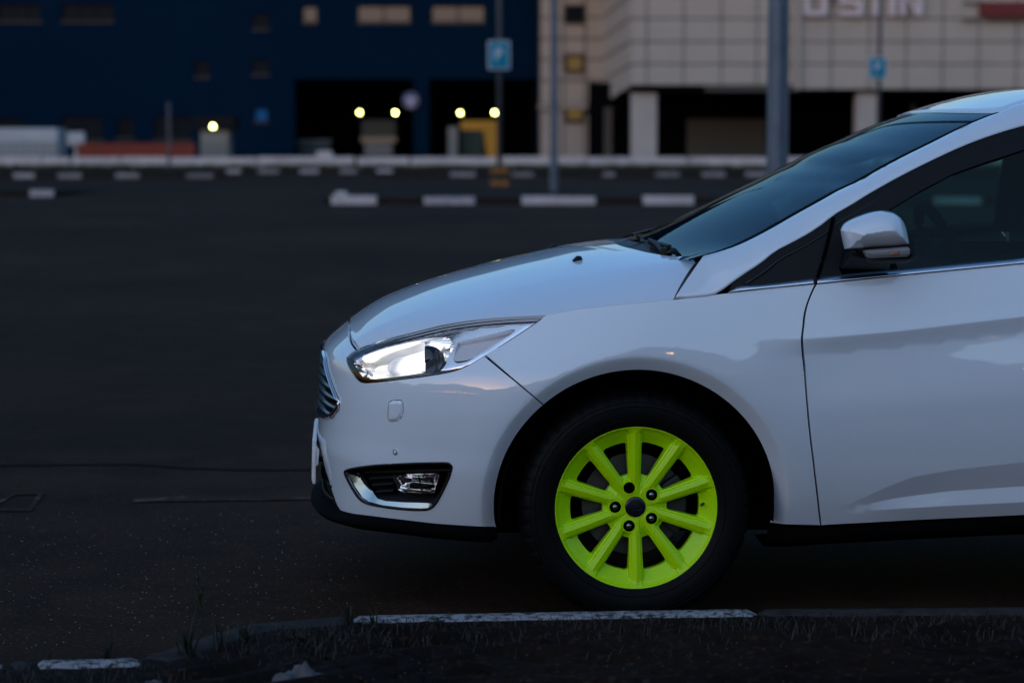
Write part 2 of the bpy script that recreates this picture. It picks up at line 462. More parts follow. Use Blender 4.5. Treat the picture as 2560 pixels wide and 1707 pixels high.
def panel(name, loop, lift, m, parent=None, holes=(), step=.012, bstep=None, gap=.0, flange=.012, ref=(.9, 0, .5), fdir=None, flip=False, lines=(), **k):
    """a panel trimmed out of a surface: lift maps an (n,2) array to (n,3); the edges are rolled inwards by flange"""
    bstep = bstep or step
    loops = [inset(densify(loop, bstep), gap)] + [inset(densify(h, bstep), -gap) for h in holes]
    pts = np.vstack(loops); edges = []; b = 0
    for L in loops:
        n = len(L); edges += [(b + i, b + (i + 1) % n) for i in range(n)]; b += n
    lo, hi = loops[0].min(0), loops[0].max(0)
    for ln in lines:
        ln = np.asarray(ln, float); ok = inside(ln, loops[0]) & (dist(ln, loops[0]) > .004)
        ln = ln[ok]; n = len(ln)
        if n > 1: edges += [(b + i, b + i + 1) for i in range(n - 1)]; b += n; pts = np.vstack([pts, ln])
    keep_off = pts[len(np.vstack(loops)):]
    gx, gy = np.meshgrid(np.arange(lo[0] + step / 2, hi[0], step), np.arange(lo[1] + step / 2, hi[1], step * .87))
    gx = gx + (np.arange(gx.shape[0]) % 2)[:, None] * step / 2
    G = np.stack([gx.ravel(), gy.ravel()], -1)
    ok = inside(G, loops[0])
    for h in loops[1:]: ok &= ~inside(G, h)
    G = G[ok]
    if len(G):
        ok = np.ones(len(G), bool)
        for L in loops: ok &= dist(G, L) > step * .5
        G = G[ok]
        if len(keep_off):
            dm = np.full(len(G), 1e9)
            for p in keep_off: dm = np.minimum(dm, (G[:, 0] - p[0]) ** 2 + (G[:, 1] - p[1]) ** 2)
            G = G[dm > (step * .45) ** 2]
    A = np.vstack([pts, G]) if len(G) else pts
    res = delaunay_2d_cdt([Vector(p) for p in A], edges, [], 0, 1e-7)
    V = np.array([tuple(v) for v in res[0]]); Fc = [f for f in res[2]]
    Fa = np.array([f for f in Fc if len(f) == 3]); C = V[Fa].mean(1)
    ok = inside(C, loops[0])
    for h in loops[1:]: ok &= ~inside(C, h)
    Fa = Fa[ok]
    P = lift(V); e = 4e-4
    du = (lift(V + [e, 0]) - lift(V - [e, 0])); dv = (lift(V + [0, e]) - lift(V - [0, e]))
    N = np.cross(du, dv); N /= np.maximum(1e-12, np.linalg.norm(N, axis=1))[:, None]
    s = np.sum((P - np.asarray(ref)) * N)
    if (s < 0) != flip: N = -N
    fn = np.cross(P[Fa[:, 1]] - P[Fa[:, 0]], P[Fa[:, 2]] - P[Fa[:, 0]])
    fl_ = np.sum(fn * N[Fa].mean(1), axis=1) < 0
    Fa[fl_] = Fa[fl_][:, ::-1]
    verts, norms, faces = list(P), list(N), [tuple(f) for f in Fa]
    if flange:
        # boundary edges of the kept triangles, extruded inwards
        cnt = {}
        for f in Fa:
            for a, c in ((f[0], f[1]), (f[1], f[2]), (f[2], f[0])):
                cnt[(a, c)] = cnt.get((a, c), 0) + 1
        for (a, c) in [e_ for e_ in cnt if (e_[1], e_[0]) not in cnt]:
            da = -N[a] if fdir is None else np.asarray(fdir); dc = -N[c] if fdir is None else np.asarray(fdir)
            q = [P[a], P[c], P[c] + dc * flange, P[a] + da * flange]
            n = np.cross(q[1] - q[0], q[3] - q[0]); n = -n / max(1e-12, np.linalg.norm(n))
            b0 = len(verts); verts += q; norms += [n] * 4; faces.append((b0 + 1, b0, b0 + 3, b0 + 2))
    return mesh_obj(name, verts, faces, m, parent, normals=norms, **k)


def both(name, loop, lift, m, parent, ref=(.9, 0, .5), fdir=None, far_parent=None, **k):
    """the near panel and its mirror image on the far side"""
    a = panel(name, loop, lift, m, parent, ref=ref, fdir=fdir, **k)
    fd = None if fdir is None else (fdir[0], -fdir[1], fdir[2])
    b = panel(name, loop, lambda q: lift(q) * [1, -1, 1], m, far_parent or parent, ref=(ref[0], -ref[1], ref[2]), fdir=fd, **k)
    return a, b


# ================================================================== SETTING
def sheet(name, x0, x1, y0, y1, z, m, nx=1, ny=1, **k):
    xs, ys = np.linspace(x0, x1, nx + 1), np.linspace(y0, y1, ny + 1)
    v = [(x, y, z) for y in ys for x in xs]
    f = [(j * (nx + 1) + i, j * (nx + 1) + i + 1, (j + 1) * (nx + 1) + i + 1, (j + 1) * (nx + 1) + i) for j in range(ny) for i in range(nx)]
    return mesh_obj(name, v, f, m, **k)


sheet('car_park_asphalt', -500, 500, -400, 600, 0, M['asphalt'], kind='structure', label='dark worn asphalt of the car park')


def on_z(px, z=0.0):                       # world point where a pixel meets the level z
    px = np.atleast_2d(np.asarray(px, float)); d = ray_w(px[:, 0], px[:, 1])
    return CAM_W + d * ((z - CAM_H) / d[:, 2])[:, None]


def on_Y(px, Y):                           # world point at horizontal distance Y
    px = np.atleast_2d(np.asarray(px, float)); d = ray_w(px[:, 0], px[:, 1])
    return CAM_W + d * (Y / d[:, 1])[:, None]


def rect_Y(fn, a, b, Y):
    """x0,x1,z0,z1 of a picture rectangle standing at distance Y"""
    p = on_Y([fn(*a), fn(*b)], Y)
    return min(p[:, 0]), max(p[:, 0]), min(p[:, 2]), max(p[:, 2])


exec_order = []

# ---- worn paint on the asphalt
def mark(name, px, m, z=.004, **k):
    P = on_z(px, z); return mesh_obj(name, P, [tuple(range(len(P)))], m, **k)


wp = worn_paint('worn_line_paint', (.10, .08, .09), (.0235, .0124, .0070), cover=.45, nscale=6)
wp2 = worn_paint('worn_line_paint_fine', (.10, .078, .07), (.033, .0182, .0108), cover=.42, nscale=7)
mark('worn_marking', T(fl, (465, 497), (500, 490), (540, 474), (528, 472), (492, 480)), wp, kind='structure', label='faint worn white paint mark in mid lot')
mark('worn_marking', T(fl, (385, 496), (440, 493), (455, 482), (410, 484)), wp, kind='structure', label='faintest worn paint mark beside the brighter one')
mark('worn_marking', T(fl, (300, 1152), (738, 1146), (738, 1136), (320, 1141)), wp2, kind='structure', label='thin broken white line running to the front bumper')
q = T(fl, (-40, 1172), (70, 1173), (104, 1129), (32, 1130))
P4 = on_z(q, .004); c_ = P4.mean(0); inn = c_ + (P4 - c_) * .74
mesh_obj('worn_marking', list(P4) + list(inn), [(i, (i + 1) % 4, 4 + (i + 1) % 4, 4 + i) for i in range(4)], wp2, kind='structure', label='worn outline of a painted square at the left edge')
# crack in the asphalt: a thin dark sunken strip
cr = smooth([fl(*p) for p in ((-30, 1068), (150, 1066), (300, 1066), (420, 1073), (560, 1078), (730, 1077))], n=40)
cr[:, 1] += rng.normal(0, .8, 40)
a_, b_ = on_z(cr, .003), on_z(cr + [0, 2.4], .003)
grid_obj('asphalt_crack', np.stack([a_, b_], 1), mat('crack_dark', (.006, .0045, .0035), .95, spec=.02), kind='structure', label='long dark crack across the asphalt')

# ---- near kerb and verge
KZ = .118
near_line = smooth([fl(*p) for p in ((-700, 1580), (-200, 1530), (60, 1512), (330, 1500), (450, 1462), (560, 1432), (700, 1418), (810, 1410), (1100, 1404), (1450, 1398), (1740, 1394), (2100, 1392), (2400, 1389), (2900, 1383), (3600, 1375))], n=200)
kerb_far = on_z(near_line, KZ)
tn = np.gradient(kerb_far[:, :2], axis=0); tn /= np.linalg.norm(tn, axis=1)[:, None]
nrm = np.stack([tn[:, 1], -tn[:, 0]], -1)            # towards the camera
kerb = empty('near_kerb', (0, 0, 0), kind='structure', label='low kerb between the verge and the car park, partly painted white')


def kerb_piece(i0, i1, m, name='kerb_stone', label=None, wob=.0022):
    rows = []
    for i in range(i0, i1 + 1):
        p, n = kerb_far[i], nrm[i]; w = rng.normal(0, wob, 6)
        e = .012 if i in (i0, i1) else 0
        prof = [(.0, -KZ - .05), (.0, -.02 - e), (.012, -.002 - e), (.045, 0 + w[0] - e), (.085, -.004 + w[1] - e), (.10, -.02 + w[2] - e), (.11, -.12)]
        rows.append([(p[0] + n[0] * a, p[1] + n[1] * a, KZ + b) for a, b in prof])
    return grid_obj(name, rows, m, kerb, ref=(0, 8, -5), label=label)


def kidx(sx_full): return int(np.argmin(np.abs(near_line[:, 0] - fl(sx_full, 0)[0])))
cuts = [-700, -300, 10, 40, 345, 560, 800, 1738, 2300, 3600]
mats_ = ['kerb_grey', 'kerb_white', 'kerb_white', 'kerb_grey', 'kerb_white', 'kerb_grey', 'kerb_grey', 'kerb_white', 'kerb_grey', 'kerb_grey']
kerb_piece(kidx(-700), kidx(-120), M['kerb_grey'])
kerb_piece(kidx(-120), kidx(14), M['kerb_white'], label='white painted kerb stone at the left edge')
kerb_piece(kidx(14), kidx(78), M['kerb_grey'])
kerb_piece(kidx(78), kidx(312), M['kerb_white'], label='white painted kerb stone at the lower left')
kerb_piece(kidx(312), kidx(800), M['kerb_grey'])
kerb_piece(kidx(800), kidx(1742), M['kerb_white'], label='white painted kerb stone in front of the wheel')
kerb_piece(kidx(1745), kidx(2420), M['kerb_grey'])
kerb_piece(kidx(2420), 199, M['kerb_grey'])

# verge: a lumpy sheet from the kerb towards the camera and beyond
rows = []
bumps = rng.normal(0, 1, (60, 200))
for k in range(3): bumps = (bumps + np.roll(bumps, 1, 0) + np.roll(bumps, 1, 1) + np.roll(bumps, -1, 1)) / 4 * 1.5
steps = np.r_[np.linspace(.068, .9, 45) , np.linspace(1.1, 30, 15)]
for j, s in enumerate(steps):
    amp = .010 * min(1, (s - .08) / .2) if s < 3 else .01
    zz = KZ - .006 + .03 * min(1, max(0, (s - .1) / .5)) * 0
    fade = 1 if s < 1 else max(0, 1 - (s - 1) / 6)
    cut = np.interp(near_line[:, 0], [fl(480, 0)[0], fl(760, 0)[0]], [.034, 0]) * (1 if s < 1 else 0)
    
    p2 = kerb_far[:, :2] + nrm * (s - cut * max(0, 1 - (s - .08) / .5))[:, None]
    if s >= 1: p2 = np.stack([kerb_far[:, 0], kerb_far[:, 1] - s], -1)
    rows.append(np.c_[p2, zz + amp * bumps[j] * .8])
verge = grid_obj('verge_dirt', np.array(rows).transpose(1, 0, 2), M['dirt'], kind='structure', label='dark bare dirt verge in the foreground')
if verge.data.polygons[0].normal.z < 0: verge.data.flip_normals()


def verge_pt(sx, sy): return on_z([(sx, sy)], KZ - .006)[0]


# ground litter, stones, weeds
def blade(mb, base, h, lean, w, ang):
    b = Vector(base); d = Vector((math.cos(ang), math.sin(ang), 0)); s = Vector((-d.y, d.x, 0)) * w
    p = [b, b + d * lean * .35 * h + Vector((0, 0, .55 * h)), b + d * lean * h + Vector((0, 0, h))]
    k = len(mb.v)
    mb.v += [tuple(p[0] - s), tuple(p[0] + s), tuple(p[1] + s * .8), tuple(p[1] - s * .8), tuple(p[2])]
    mb.f += [(k, k + 1, k + 2, k + 3), (k + 3, k + 2, k + 4)]


def weed(name, px_full, h, n, spread, label, stalk=False):
    base = verge_pt(*fl(*px_full)); o = empty(name, tuple(base), label=label, cat='weed', group='weeds growing along the near kerb')
    mb = MB()
    for i in range(n):
        a = random.uniform(0, 6.28); r = random.uniform(0, .018)
        blade(mb, (r * math.cos(a), r * math.sin(a), -.01), h * random.uniform(.45, 1.0), random.uniform(.05, spread), random.uniform(.004, .010), random.uniform(-.6, .6) + (0 if random.random() < .5 else math.pi))
    mb.build('leaf', M['weed'], o)
    if stalk:
        s = MB().tube([(0, 0, 0), (.012, 0, h * .6), (.03, 0, h * 1.25)], [.003, .0025, .002], 6)
        s.build('stem', M['weed'], o)
        hd = MB()
        for i in range(26):
            blade(hd, (.03 + random.uniform(-.012, .012), random.uniform(-.012, .012), h * 1.2 + random.uniform(-.02, .05)), .03, random.uniform(-.5, .5), .004, random.uniform(0, 6.28))
        hd.build('flower_head', M['weed'], o)
    return o


weed('tall_weed', (428, 1505), .105, 14, .55, 'tall weed with a seed head standing left of the kerb curve', stalk=True)
weed('grassy_weed', (505, 1490), .11, 9, .3, 'thin grassy weed beside the tall seed headed one')
weed('grassy_weed', (560, 1475), .07, 16, .6, 'low bushy weed on the bend of the kerb')
weed('grassy_weed', (800, 1432), .085, 10, .5, 'sparse weed at the end of the white kerb stone')
weed('grassy_weed', (860, 1434), .06, 9, .7, 'low grass tuft leaning over the white kerb stone')
weed('grassy_weed', (1010, 1436), .05, 8, .8, 'short dry tuft halfway along the white kerb stone')
weed('grassy_weed', (250, 1515), .06, 9, .5, 'small tuft over the lower left white kerb')
weed('grassy_weed', (95, 1518), .06, 3, .3, 'single thin stalk at the lower left kerb')
ug = MB()
for i in range(3400):
    k = random.randrange(30, 185); s = abs(random.gauss(0, .16)) + .10
    p = kerb_far[k, :2] + nrm[k] * s + np.array([random.uniform(-.03, .03), 0])
    if s > .6: continue
    blade(ug, (p[0], p[1], KZ - .014), random.uniform(.012, .035), random.uniform(.2, 1.2), random.uniform(.001, .002), random.uniform(0, 6.28))
ug.build('dry_grass', mat('dry_grass', (.022, .016, .012), .85, noise=.5, nscale=30), kind='stuff', label='short dry grass and moss behind the near kerb', cat='grass')
# pebbles
pb = MB()
for i in range(500):
    k = random.randrange(20, 190); s = random.uniform(.12, 1.0); p = kerb_far[k, :2] + nrm[k] * s
    r = random.uniform(.0012, .0035); x, y, z = p[0] + random.uniform(-.05, .05), p[1], KZ - .003
    b = len(pb.v); pb.v += [(x - r, y, z), (x, y - r, z), (x + r, y, z), (x, y + r, z), (x + r * .2, y, z + r * 1.2)]
    pb.f += [(b, b + 1, b + 4), (b + 1, b + 2, b + 4), (b + 2, b + 3, b + 4), (b + 3, b, b + 4)]
pb.build('gravel', mat('pale_grit', (.05, .046, .043), .9, spec=.1), kind='stuff', label='pale grit scattered over the verge', cat='gravel')
# grit on the asphalt
pb = MB()
for i in range(420):
    sx, sy = random.uniform(0, 900), random.uniform(1280, 1620); p = on_z([fl(sx * .92, sy * .92)], 0)[0]; r = random.uniform(.001, .003)
    x, y, z = p; b = len(pb.v); pb.v += [(x - r, y, z), (x, y - r, z), (x + r, y, z), (x, y + r, z), (x, y, z + r)]
    pb.f += [(b, b + 1, b + 4), (b + 1, b + 2, b + 4), (b + 2, b + 3, b + 4), (b + 3, b, b + 4)]
pb.build('road_grit', mat('road_grit', (.16, .15, .16), .8), kind='stuff', label='tiny pale grit on the asphalt', cat='gravel')


def crumple(name, px, sx, sy, sz, label, seed):
    r = np.random.default_rng(seed); base = verge_pt(*fl(*px)); rows = []
    for i in range(15):
        row = []
        for j in range(9):
            u, v = i / 14 * 2 - 1, j / 8 * 2 - 1; d = max(abs(u), abs(v))
            h = (1 - d ** 1.5) * sz * (1 + .5 * math.sin(5 * u + 3 * v)) + r.normal(0, sz * .12)
            row.append((base[0] + u * sx + r.normal(0, sx * .05), base[1] + v * sy + r.normal(0, sy * .08), base[2] + max(h, .001)))
        rows.append(row)
    o = grid_obj(name, rows, M['litter'], label=label, cat='litter', ref=(base[0], base[1], -2))
    return o


crumple('crumpled_bag', (685, 1562), .055, .05, .03, 'crumpled pale plastic scrap on the dirt at the bottom edge', 3)
crumple('paper_scrap', (352, 1566), .018, .008, .004, 'tiny pale scrap on the dirt at lower left', 5)

# ---- far kerbs, islands, barrier wall
def bx(name, x0, x1, y0, y1, z0, z1, m, parent=None, bevel=.0, **k):
    o = MB().box(x0, x1, y0, y1, z0, z1).build(name, m, parent, **k)
    if bevel: soften(o, bevel)
    return o


def kerb_run(name, sy_top, sy_bot, whites, x_from, x_to, label, island_depth=0, seg=1.0, hh=.17):
    base = on_z([(1280, fl(0, sy_bot)[1])], 0)[0]; Y = base[1]; D = .18
    run = empty(name, (0, Y, 0), kind='structure', label=label)
    X = lambda s: float(on_Y([(fl(s, 0)[0], fl(0, sy_bot)[1])], Y)[0, 0])
    ws = [(X(a), X(b)) for a, b in whites]
    cur = X(x_from); end = X(x_to)
    for a, b in ws + [(end, end)]:
        n = max(1, round((a - cur) / seg)) if a - cur > .15 else 0
        for i in range(n):
            u0, u1 = cur + (a - cur) * i / n, cur + (a - cur) * (i + 1) / n
            bx('kerb_stone', u0 + .01, u1 - .01, 0, D, -.03, hh - .02, M['far_dark'], run)
        if b > a:
            k = max(1, round((b - a) / 1.0))
            for i in range(k):
                bx('kerb_stone', a + (b - a) * i / k + .006, a + (b - a) * (i + 1) / k - .006, 0, D, -.03, hh + random.uniform(-.02, .012), M[random.choice(['far_white', 'far_white_b', 'far_white', 'far_white_b'] if hh > .165 and Y < 60 else ['far_white_b', 'far_white_c', 'far_white_c', 'far_white_d'])], run)
        cur = b
    if island_depth:
        sheet('island_surface', X(x_from) + .05, end, D, island_depth, hh - .05, M['far_dark'], parent=run)
    return run, Y


run_a, Y_A = kerb_run('island_kerb', 447, 470, [(760, 865), (973, 1091), (1198, 1368), (1476, 1594), (1705, 1812), (1925, 2035), (2145, 2255), (2370, 2480)], 742, 2700, 'kerb of the traffic island with alternating white stones', 7.0)
run_b, Y_B = kerb_run('far_kerb', 396, 409, [(-120, -70), (30, 79), (133, 187), (265, 320), (428, 490)], -400, 520, 'far kerb on the left with short white stones', 3.0)
run_c, Y_C = kerb_run('far_kerb', 385, 398, [(520, 552), (592, 640), (688, 732), (780, 820)], 515, 850, 'farthest kerb under the white barrier', 2.0)
run_d, Y_D = kerb_run('far_kerb', 394, 406, [(1034, 1092), (1175, 1226), (1385, 1412), (1505, 1562), (1612, 1666), (1712, 1768), (1850, 1905), (1990, 2045), (2130, 2180), (2300, 2360)], 860, 2600, 'far kerb on the right with short white stones', 3.0)
run_e, Y_E = kerb_run('left_island_kerb', 434, 452, [(68, 122)], -300, 122, 'kerb of the small island at the left edge', 6.0)


def block(name, px, w_, h_, Y, m, label, cat, z=0.0):
    p = on_Y([fl(*px)], Y)[0]; o = bx(name, p[0] - w_ / 2, p[0] + w_ / 2, Y, Y + w_ * .7, z, z + h_, m, bevel=.03, label=label, cat=cat); return o


block('loose_block', (783, 437), .24, .14, Y_A + .3, M['far_white'], 'small pale block lying on the left end of the island', 'block', .12)
block('loose_block', (883, 398), .62, .18, Y_C - 3, M['far_white'], 'pinkish pale block on the asphalt before the barrier', 'block')
block('loose_block', (745, 352), .8, .8, 119.0, M['barrier'], 'pale block standing behind the barrier left of the bays', 'block')

Y_W = 117.0
edges_src = [-330, -120, 106, 176, 300, 425, 640, 887, 1025, 1246, 1467, 1723, 1960, 2200, 2440, 2700, 2960]
wtop = rect_Y(fl, (0, 361), (10, 382), Y_W)[3]
for i in range(len(edges_src) - 1):
    a, b = [float(on_Y([(s, 400)], Y_W)[0, 0]) for s in edges_src[i:i + 2]]
    g = .12 if edges_src[i] == 887 else .05
    h0 = wtop + random.uniform(-.03, .03)
    o = MB().prism([(a + g, 0), (b - .05, 0), (b - .05, h0), (a + g, h0)], Y_W - .0, Y_W + .4).build('concrete_barrier', M['barrier'], group='white concrete barriers edging the car park', cat='barrier')
    soften(o, .04)
    x_m = (edges_src[i] + edges_src[i + 1]) / 2
    what = ('at the far left beyond the picture edge' if x_m < -100 else 'in front of the white container' if x_m < 140 else 'short one right of the white container' if x_m < 180 else 'below the left end of the rust red fence' if x_m < 330 else 'below the middle of the rust red fence' if x_m < 450 else
            'in front of the grey booth' if x_m < 650 else 'in front of the left loading bay' if x_m < 900 else 'short one before the lorry dock' if x_m < 1030 else 'in front of the yellow framed dock' if x_m < 1200 else
            'between the sign pole and lamp post' if x_m < 1380 else 'under the beige corner' if x_m < 1600 else 'in front of the first beige column' if x_m < 1850 else 'behind the thick lamp post' if x_m < 2100 else 'behind the windscreen' if x_m < 2300 else 'seen dimly through the windscreen' if x_m < 2350 else 'seen through the car window' if x_m < 2600 else 'beyond the car roof')
    o['label'] = 'white concrete barrier block ' + what
gr = MB()
for i in range(5200):
    x = random.uniform(-34, 38); y = Y_W - random.uniform(.1, 2.6)
    blade(gr, (x, y, 0), random.uniform(.08, .26), random.uniform(0, .8), .03, random.uniform(0, 6.28))
gr.build('grass', M['grass'], kind='stuff', label='green grass strip at the foot of the white barrier', cat='grass')
sheet('grass_strip', -60, 60, Y_W - 3.2, Y_W + .2, .006, M['grass'], kind='structure', label='strip of turf below the barrier')


# ================================================================== BUILDINGS
def wall_face(name, x0, x1, z0, z1, Y, holes, m, parent, depth=.4):
    loop = np.array([(x0, z0), (x1, z0), (x1, z1), (x0, z1)])
    hs = [np.array([(a, c), (b, c), (b, d), (a, d)]) for a, b, c, d in holes]
    return panel(name, loop, lambda q: np.c_[q[:, 0], np.full(len(q), Y), q[:, 1]], m, parent, holes=hs, step=8, bstep=1.5, flange=depth, ref=(0, Y + 50, 0), fdir=(0, 1, 0))


def window(parent, r, Y, pane, mull=0, frame='frame_dark', inset_=.22, label=None):
    a, b, c, d = r; t = .09
    f = MB().box(a, b, Y + inset_ - .1, Y + inset_ + .05, c, c + t).box(a, b, Y + inset_ - .1, Y + inset_ + .05, d - t, d)
    f.box(a, a + t, Y + inset_ - .1, Y + inset_ + .05, c + t, d - t).box(b - t, b, Y + inset_ - .1, Y + inset_ + .05, c + t, d - t)
    for i in range(mull):
        x = a + (b - a) * (i + 1) / (mull + 1); f.box(x - .05, x + .05, Y + inset_ - .08, Y + inset_ + .04, c + t, d - t)
    o = f.build('window', M[frame], parent, label=label)
    MB().box(a + t, b - t, Y + inset_, Y + inset_ + .02, c + t, d - t).build('pane', M[pane], o)
    MB().box(a - .05, b + .05, Y - .08, Y + .05, c - .09, c - .003).build('sill', M['joint'] if frame == 'frame_dark' else M[frame], o)
    return o


# ---- blue warehouse
Y_BL = 150.0
blue = empty('blue_warehouse', (0, 0, 0), label='large dark blue warehouse with two open loading bays and lit upper windows', cat='building')
w_dark = [(-6, 10, 95, 50), (140, 10, 262, 50), (578, 32, 618, 68), (578, 137, 618, 172), (446, 140, 482, 178)]
w_lit = [(694, 15, 730, 53), (820, 13, 944, 53), (990, 13, 1114, 53)]
w_low = [(140, 268, 236, 322), (268, 272, 308, 318), (352, 268, 440, 322), (-6, 272, 52, 322)]
w_blue = [(583, 248, 616, 280)]
RY = lambda t: rect_Y(fl, t[:2], t[2:], Y_BL)
bays = [RY((676, 182, 950, 362)), RY((985, 182, 1234, 362))]
bays = [(a, b, 0.0, d) for a, b, c, d in bays]
xr = float(on_Y([fl(1238, 200)], Y_BL)[0, 0])
wall_face('wall', -90, xr, 0, 26, Y_BL, [RY(t) for t in w_dark + w_lit + w_low + w_blue] + [(a, b, c + .002, d) for a, b, c, d in bays], M['blue_wall'], blue)
for t in w_dark: window(blue, RY(t), Y_BL, 'pane_dark', 2 if t[2] - t[0] > 80 else 0)
for t in w_lit: window(blue, RY(t), Y_BL, 'pane_lit', 1 if t[2] - t[0] > 80 else 0, label='lit window on the upper floor')
for t in w_low: window(blue, RY(t), Y_BL, 'pane_dark', 1)
for t in w_blue: window(blue, RY(t), Y_BL, 'pane_blue')
p = on_Y([fl(1040, 46)], Y_BL + .6)[0]
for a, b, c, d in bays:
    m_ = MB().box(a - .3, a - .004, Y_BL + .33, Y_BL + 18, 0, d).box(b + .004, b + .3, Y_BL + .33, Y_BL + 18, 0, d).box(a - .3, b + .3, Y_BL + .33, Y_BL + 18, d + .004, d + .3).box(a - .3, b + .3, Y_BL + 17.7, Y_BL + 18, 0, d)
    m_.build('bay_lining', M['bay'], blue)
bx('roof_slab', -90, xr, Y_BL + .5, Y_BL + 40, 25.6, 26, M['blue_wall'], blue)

# ---- beige block
Y_B1, Y_B2 = 146.0, 126.0
beige = empty('beige_block', (0, 0, 0), label='beige panelled building with columns and a dark parking level under it', cat='building')
Z1 = lambda sy, Y: float(on_Y([(1400, sy)], Y)[0, 2])
X1 = lambda sx, Y: float(on_Y([(sx, 200)], Y)[0, 0])
xa, xb = X1(fl(1240, 0)[0], Y_B1), X1(fl(1385, 0)[0], Y_B1)
xc, xe = X1(fl(1450, 0)[0], Y_B2), X1(2800, Y_B2)
TOP = 15.0
zb1, zb2 = Z1(fl(0, 240)[1], Y_B1), Z1(fl(0, 197)[1], Y_B2)
# backing walls
bx('wall', xa, xb - .02, Y_B1 + .12, Y_B1 + 6, 0, TOP, M['joint'], beige)
bx('wall', xc + .02, xe, Y_B2 + .12, Y_B2 + 14, zb2 + .05, TOP, M['joint'], beige)
g = MB(); g.prism([(0, zb1), (1, zb1), (1, TOP), (0, TOP)], 0, 0)
an0, an1 = np.array([xb, Y_B1 + .12]), np.array([xc, Y_B2 + .12])
mesh_obj('wall', [(an0[0], an0[1], zb1), (an1[0], an1[1], zb2), (an1[0], an1[1], TOP), (an0[0], an0[1], TOP), (an0[0] + 3, an0[1], zb1), (an1[0] + 3, an1[1], zb2), (an1[0] + 3, an1[1], TOP), (an0[0] + 3, an0[1], TOP)],
         [(0, 1, 2, 3), (7, 6, 5, 4), (0, 4, 5, 1), (3, 2, 6, 7)], M['joint'], beige)


def clad(x0, y0, x1, y1, z0, z1, t=.10, gp=.055, parent=beige):
    """one cladding panel standing 10 cm proud of the backing between plan points (x0,y0)-(x1,y1)"""
    d = np.array([x1 - x0, y1 - y0]); L = np.linalg.norm(d); d = d / L; n = np.array([d[1], -d[0]])
    if n[1] > 0: n = -n
    A = np.array([x0, y0]) + d * gp; B = np.array([x1, y1]) - d * gp
    v = []
    for z in (z0 + gp, z1 - gp):
        for q in (A, B, B + n * t, A + n * t): v.append((q[0], q[1], z))
    return mesh_obj('cladding_panel', v, [(0, 3, 2, 1), (4, 5, 6, 7), (0, 1, 5, 4), (1, 2, 6, 5), (2, 3, 7, 6), (3, 0, 4, 7)], M['beige'], parent)


# left face: joints by height, with its little windows cut between panels
hz = [fl(0, y)[1] for y in (240, 186, 137, 90, 41, -8, -60)]
hzz = [Z1(s, Y_B1) for s in hz]
wn = [rect_Y(fl, (1300, 15), (1340, 53), Y_B1), rect_Y(fl, (1300, 128), (1340, 165), Y_B1), rect_Y(fl, (1300, 241), (1340, 278), Y_B1)]
xm0, xm1 = wn[0][0] - .12, wn[0][1] + .12
for j in range(len(hzz) - 1):
    za, zb_ = hzz[j], hzz[j + 1]
    blocked = [w for w in wn if w[2] < zb_ and w[3] > za]
    clad(xa, Y_B1 + .12, xm0, Y_B1 + .12, za, zb_)
    if not blocked:
        clad(xm0, Y_B1 + .12, xm1, Y_B1 + .12, za, zb_)
    else:
        w = blocked[0]
        if w[3] < zb_ - .2: clad(xm0, Y_B1 + .12, xm1, Y_B1 + .12, w[3] + .05, zb_)
        if w[2] > za + .2: clad(xm0, Y_B1 + .12, xm1, Y_B1 + .12, za, w[2] - .05)
    clad(xm1, Y_B1 + .12, xb, Y_B1 + .12, za, zb_)
    # the angled return
    r = [Z1(s, Y_B2) for s in [fl(0, y)[1] for y in (197, 148, 96, 43, -10, -62, -115)]]
    mx_, my_ = (xb + xc) / 2, (Y_B1 + Y_B2) / 2 + .12
    rz = lambda k, t: hzz[k] * (1 - t) + r[k] * t
    for (p0, q0, p1, q1, t0, t1) in ((xb, Y_B1 + .12, mx_, my_, 0, .5), (mx_, my_, xc, Y_B2 + .12, .5, 1)):
        o = clad(p0, q0, p1, q1, za, zb_)
        me = o.data
        for v in me.vertices:
            u = (v.co.x - xb) / (xc - xb); lowv = v.co.z < (za + zb_) / 2
            v.co.z = rz(j, u) + .055 if lowv else rz(j + 1, u) - .055
for i, w in enumerate(wn):
    window(beige, w, Y_B1 - .1, ['pane_dark', 'pane_yellow', 'pane_yellow'][i], 0, label=['dark small window', 'small window glowing yellow in its lower half', 'small window glowing faintly yellow at street level'][i], inset_=.12)
# lower left wall in three panels around the street-level window, and the ledge
w = wn[2]
clad(xa, Y_B1 + .12, xm0, Y_B1 + .12, 0, zb1 - .3); clad(xm1, Y_B1 + .12, xb, Y_B1 + .12, 0, zb1 - .3)
clad(xm0, Y_B1 + .12, xm1, Y_B1 + .12, 0, w[2] - .1); clad(xm0, Y_B1 + .12, xm1, Y_B1 + .12, w[3] + .1, zb1 - .3)
bx('ledge', xa - .1, xb + .1, Y_B1 - .25, Y_B1 + .1, zb1 - .28, zb1 - .02, M['beige'], beige)
pp = on_Y([fl(1358, 256)], Y_B1)[0]
bx('wall_lamp', pp[0] - .3, pp[0] + .3, Y_B1 - .3, Y_B1 + .0, pp[2] - .25, pp[2] + .25, M['frame_dark'], beige)
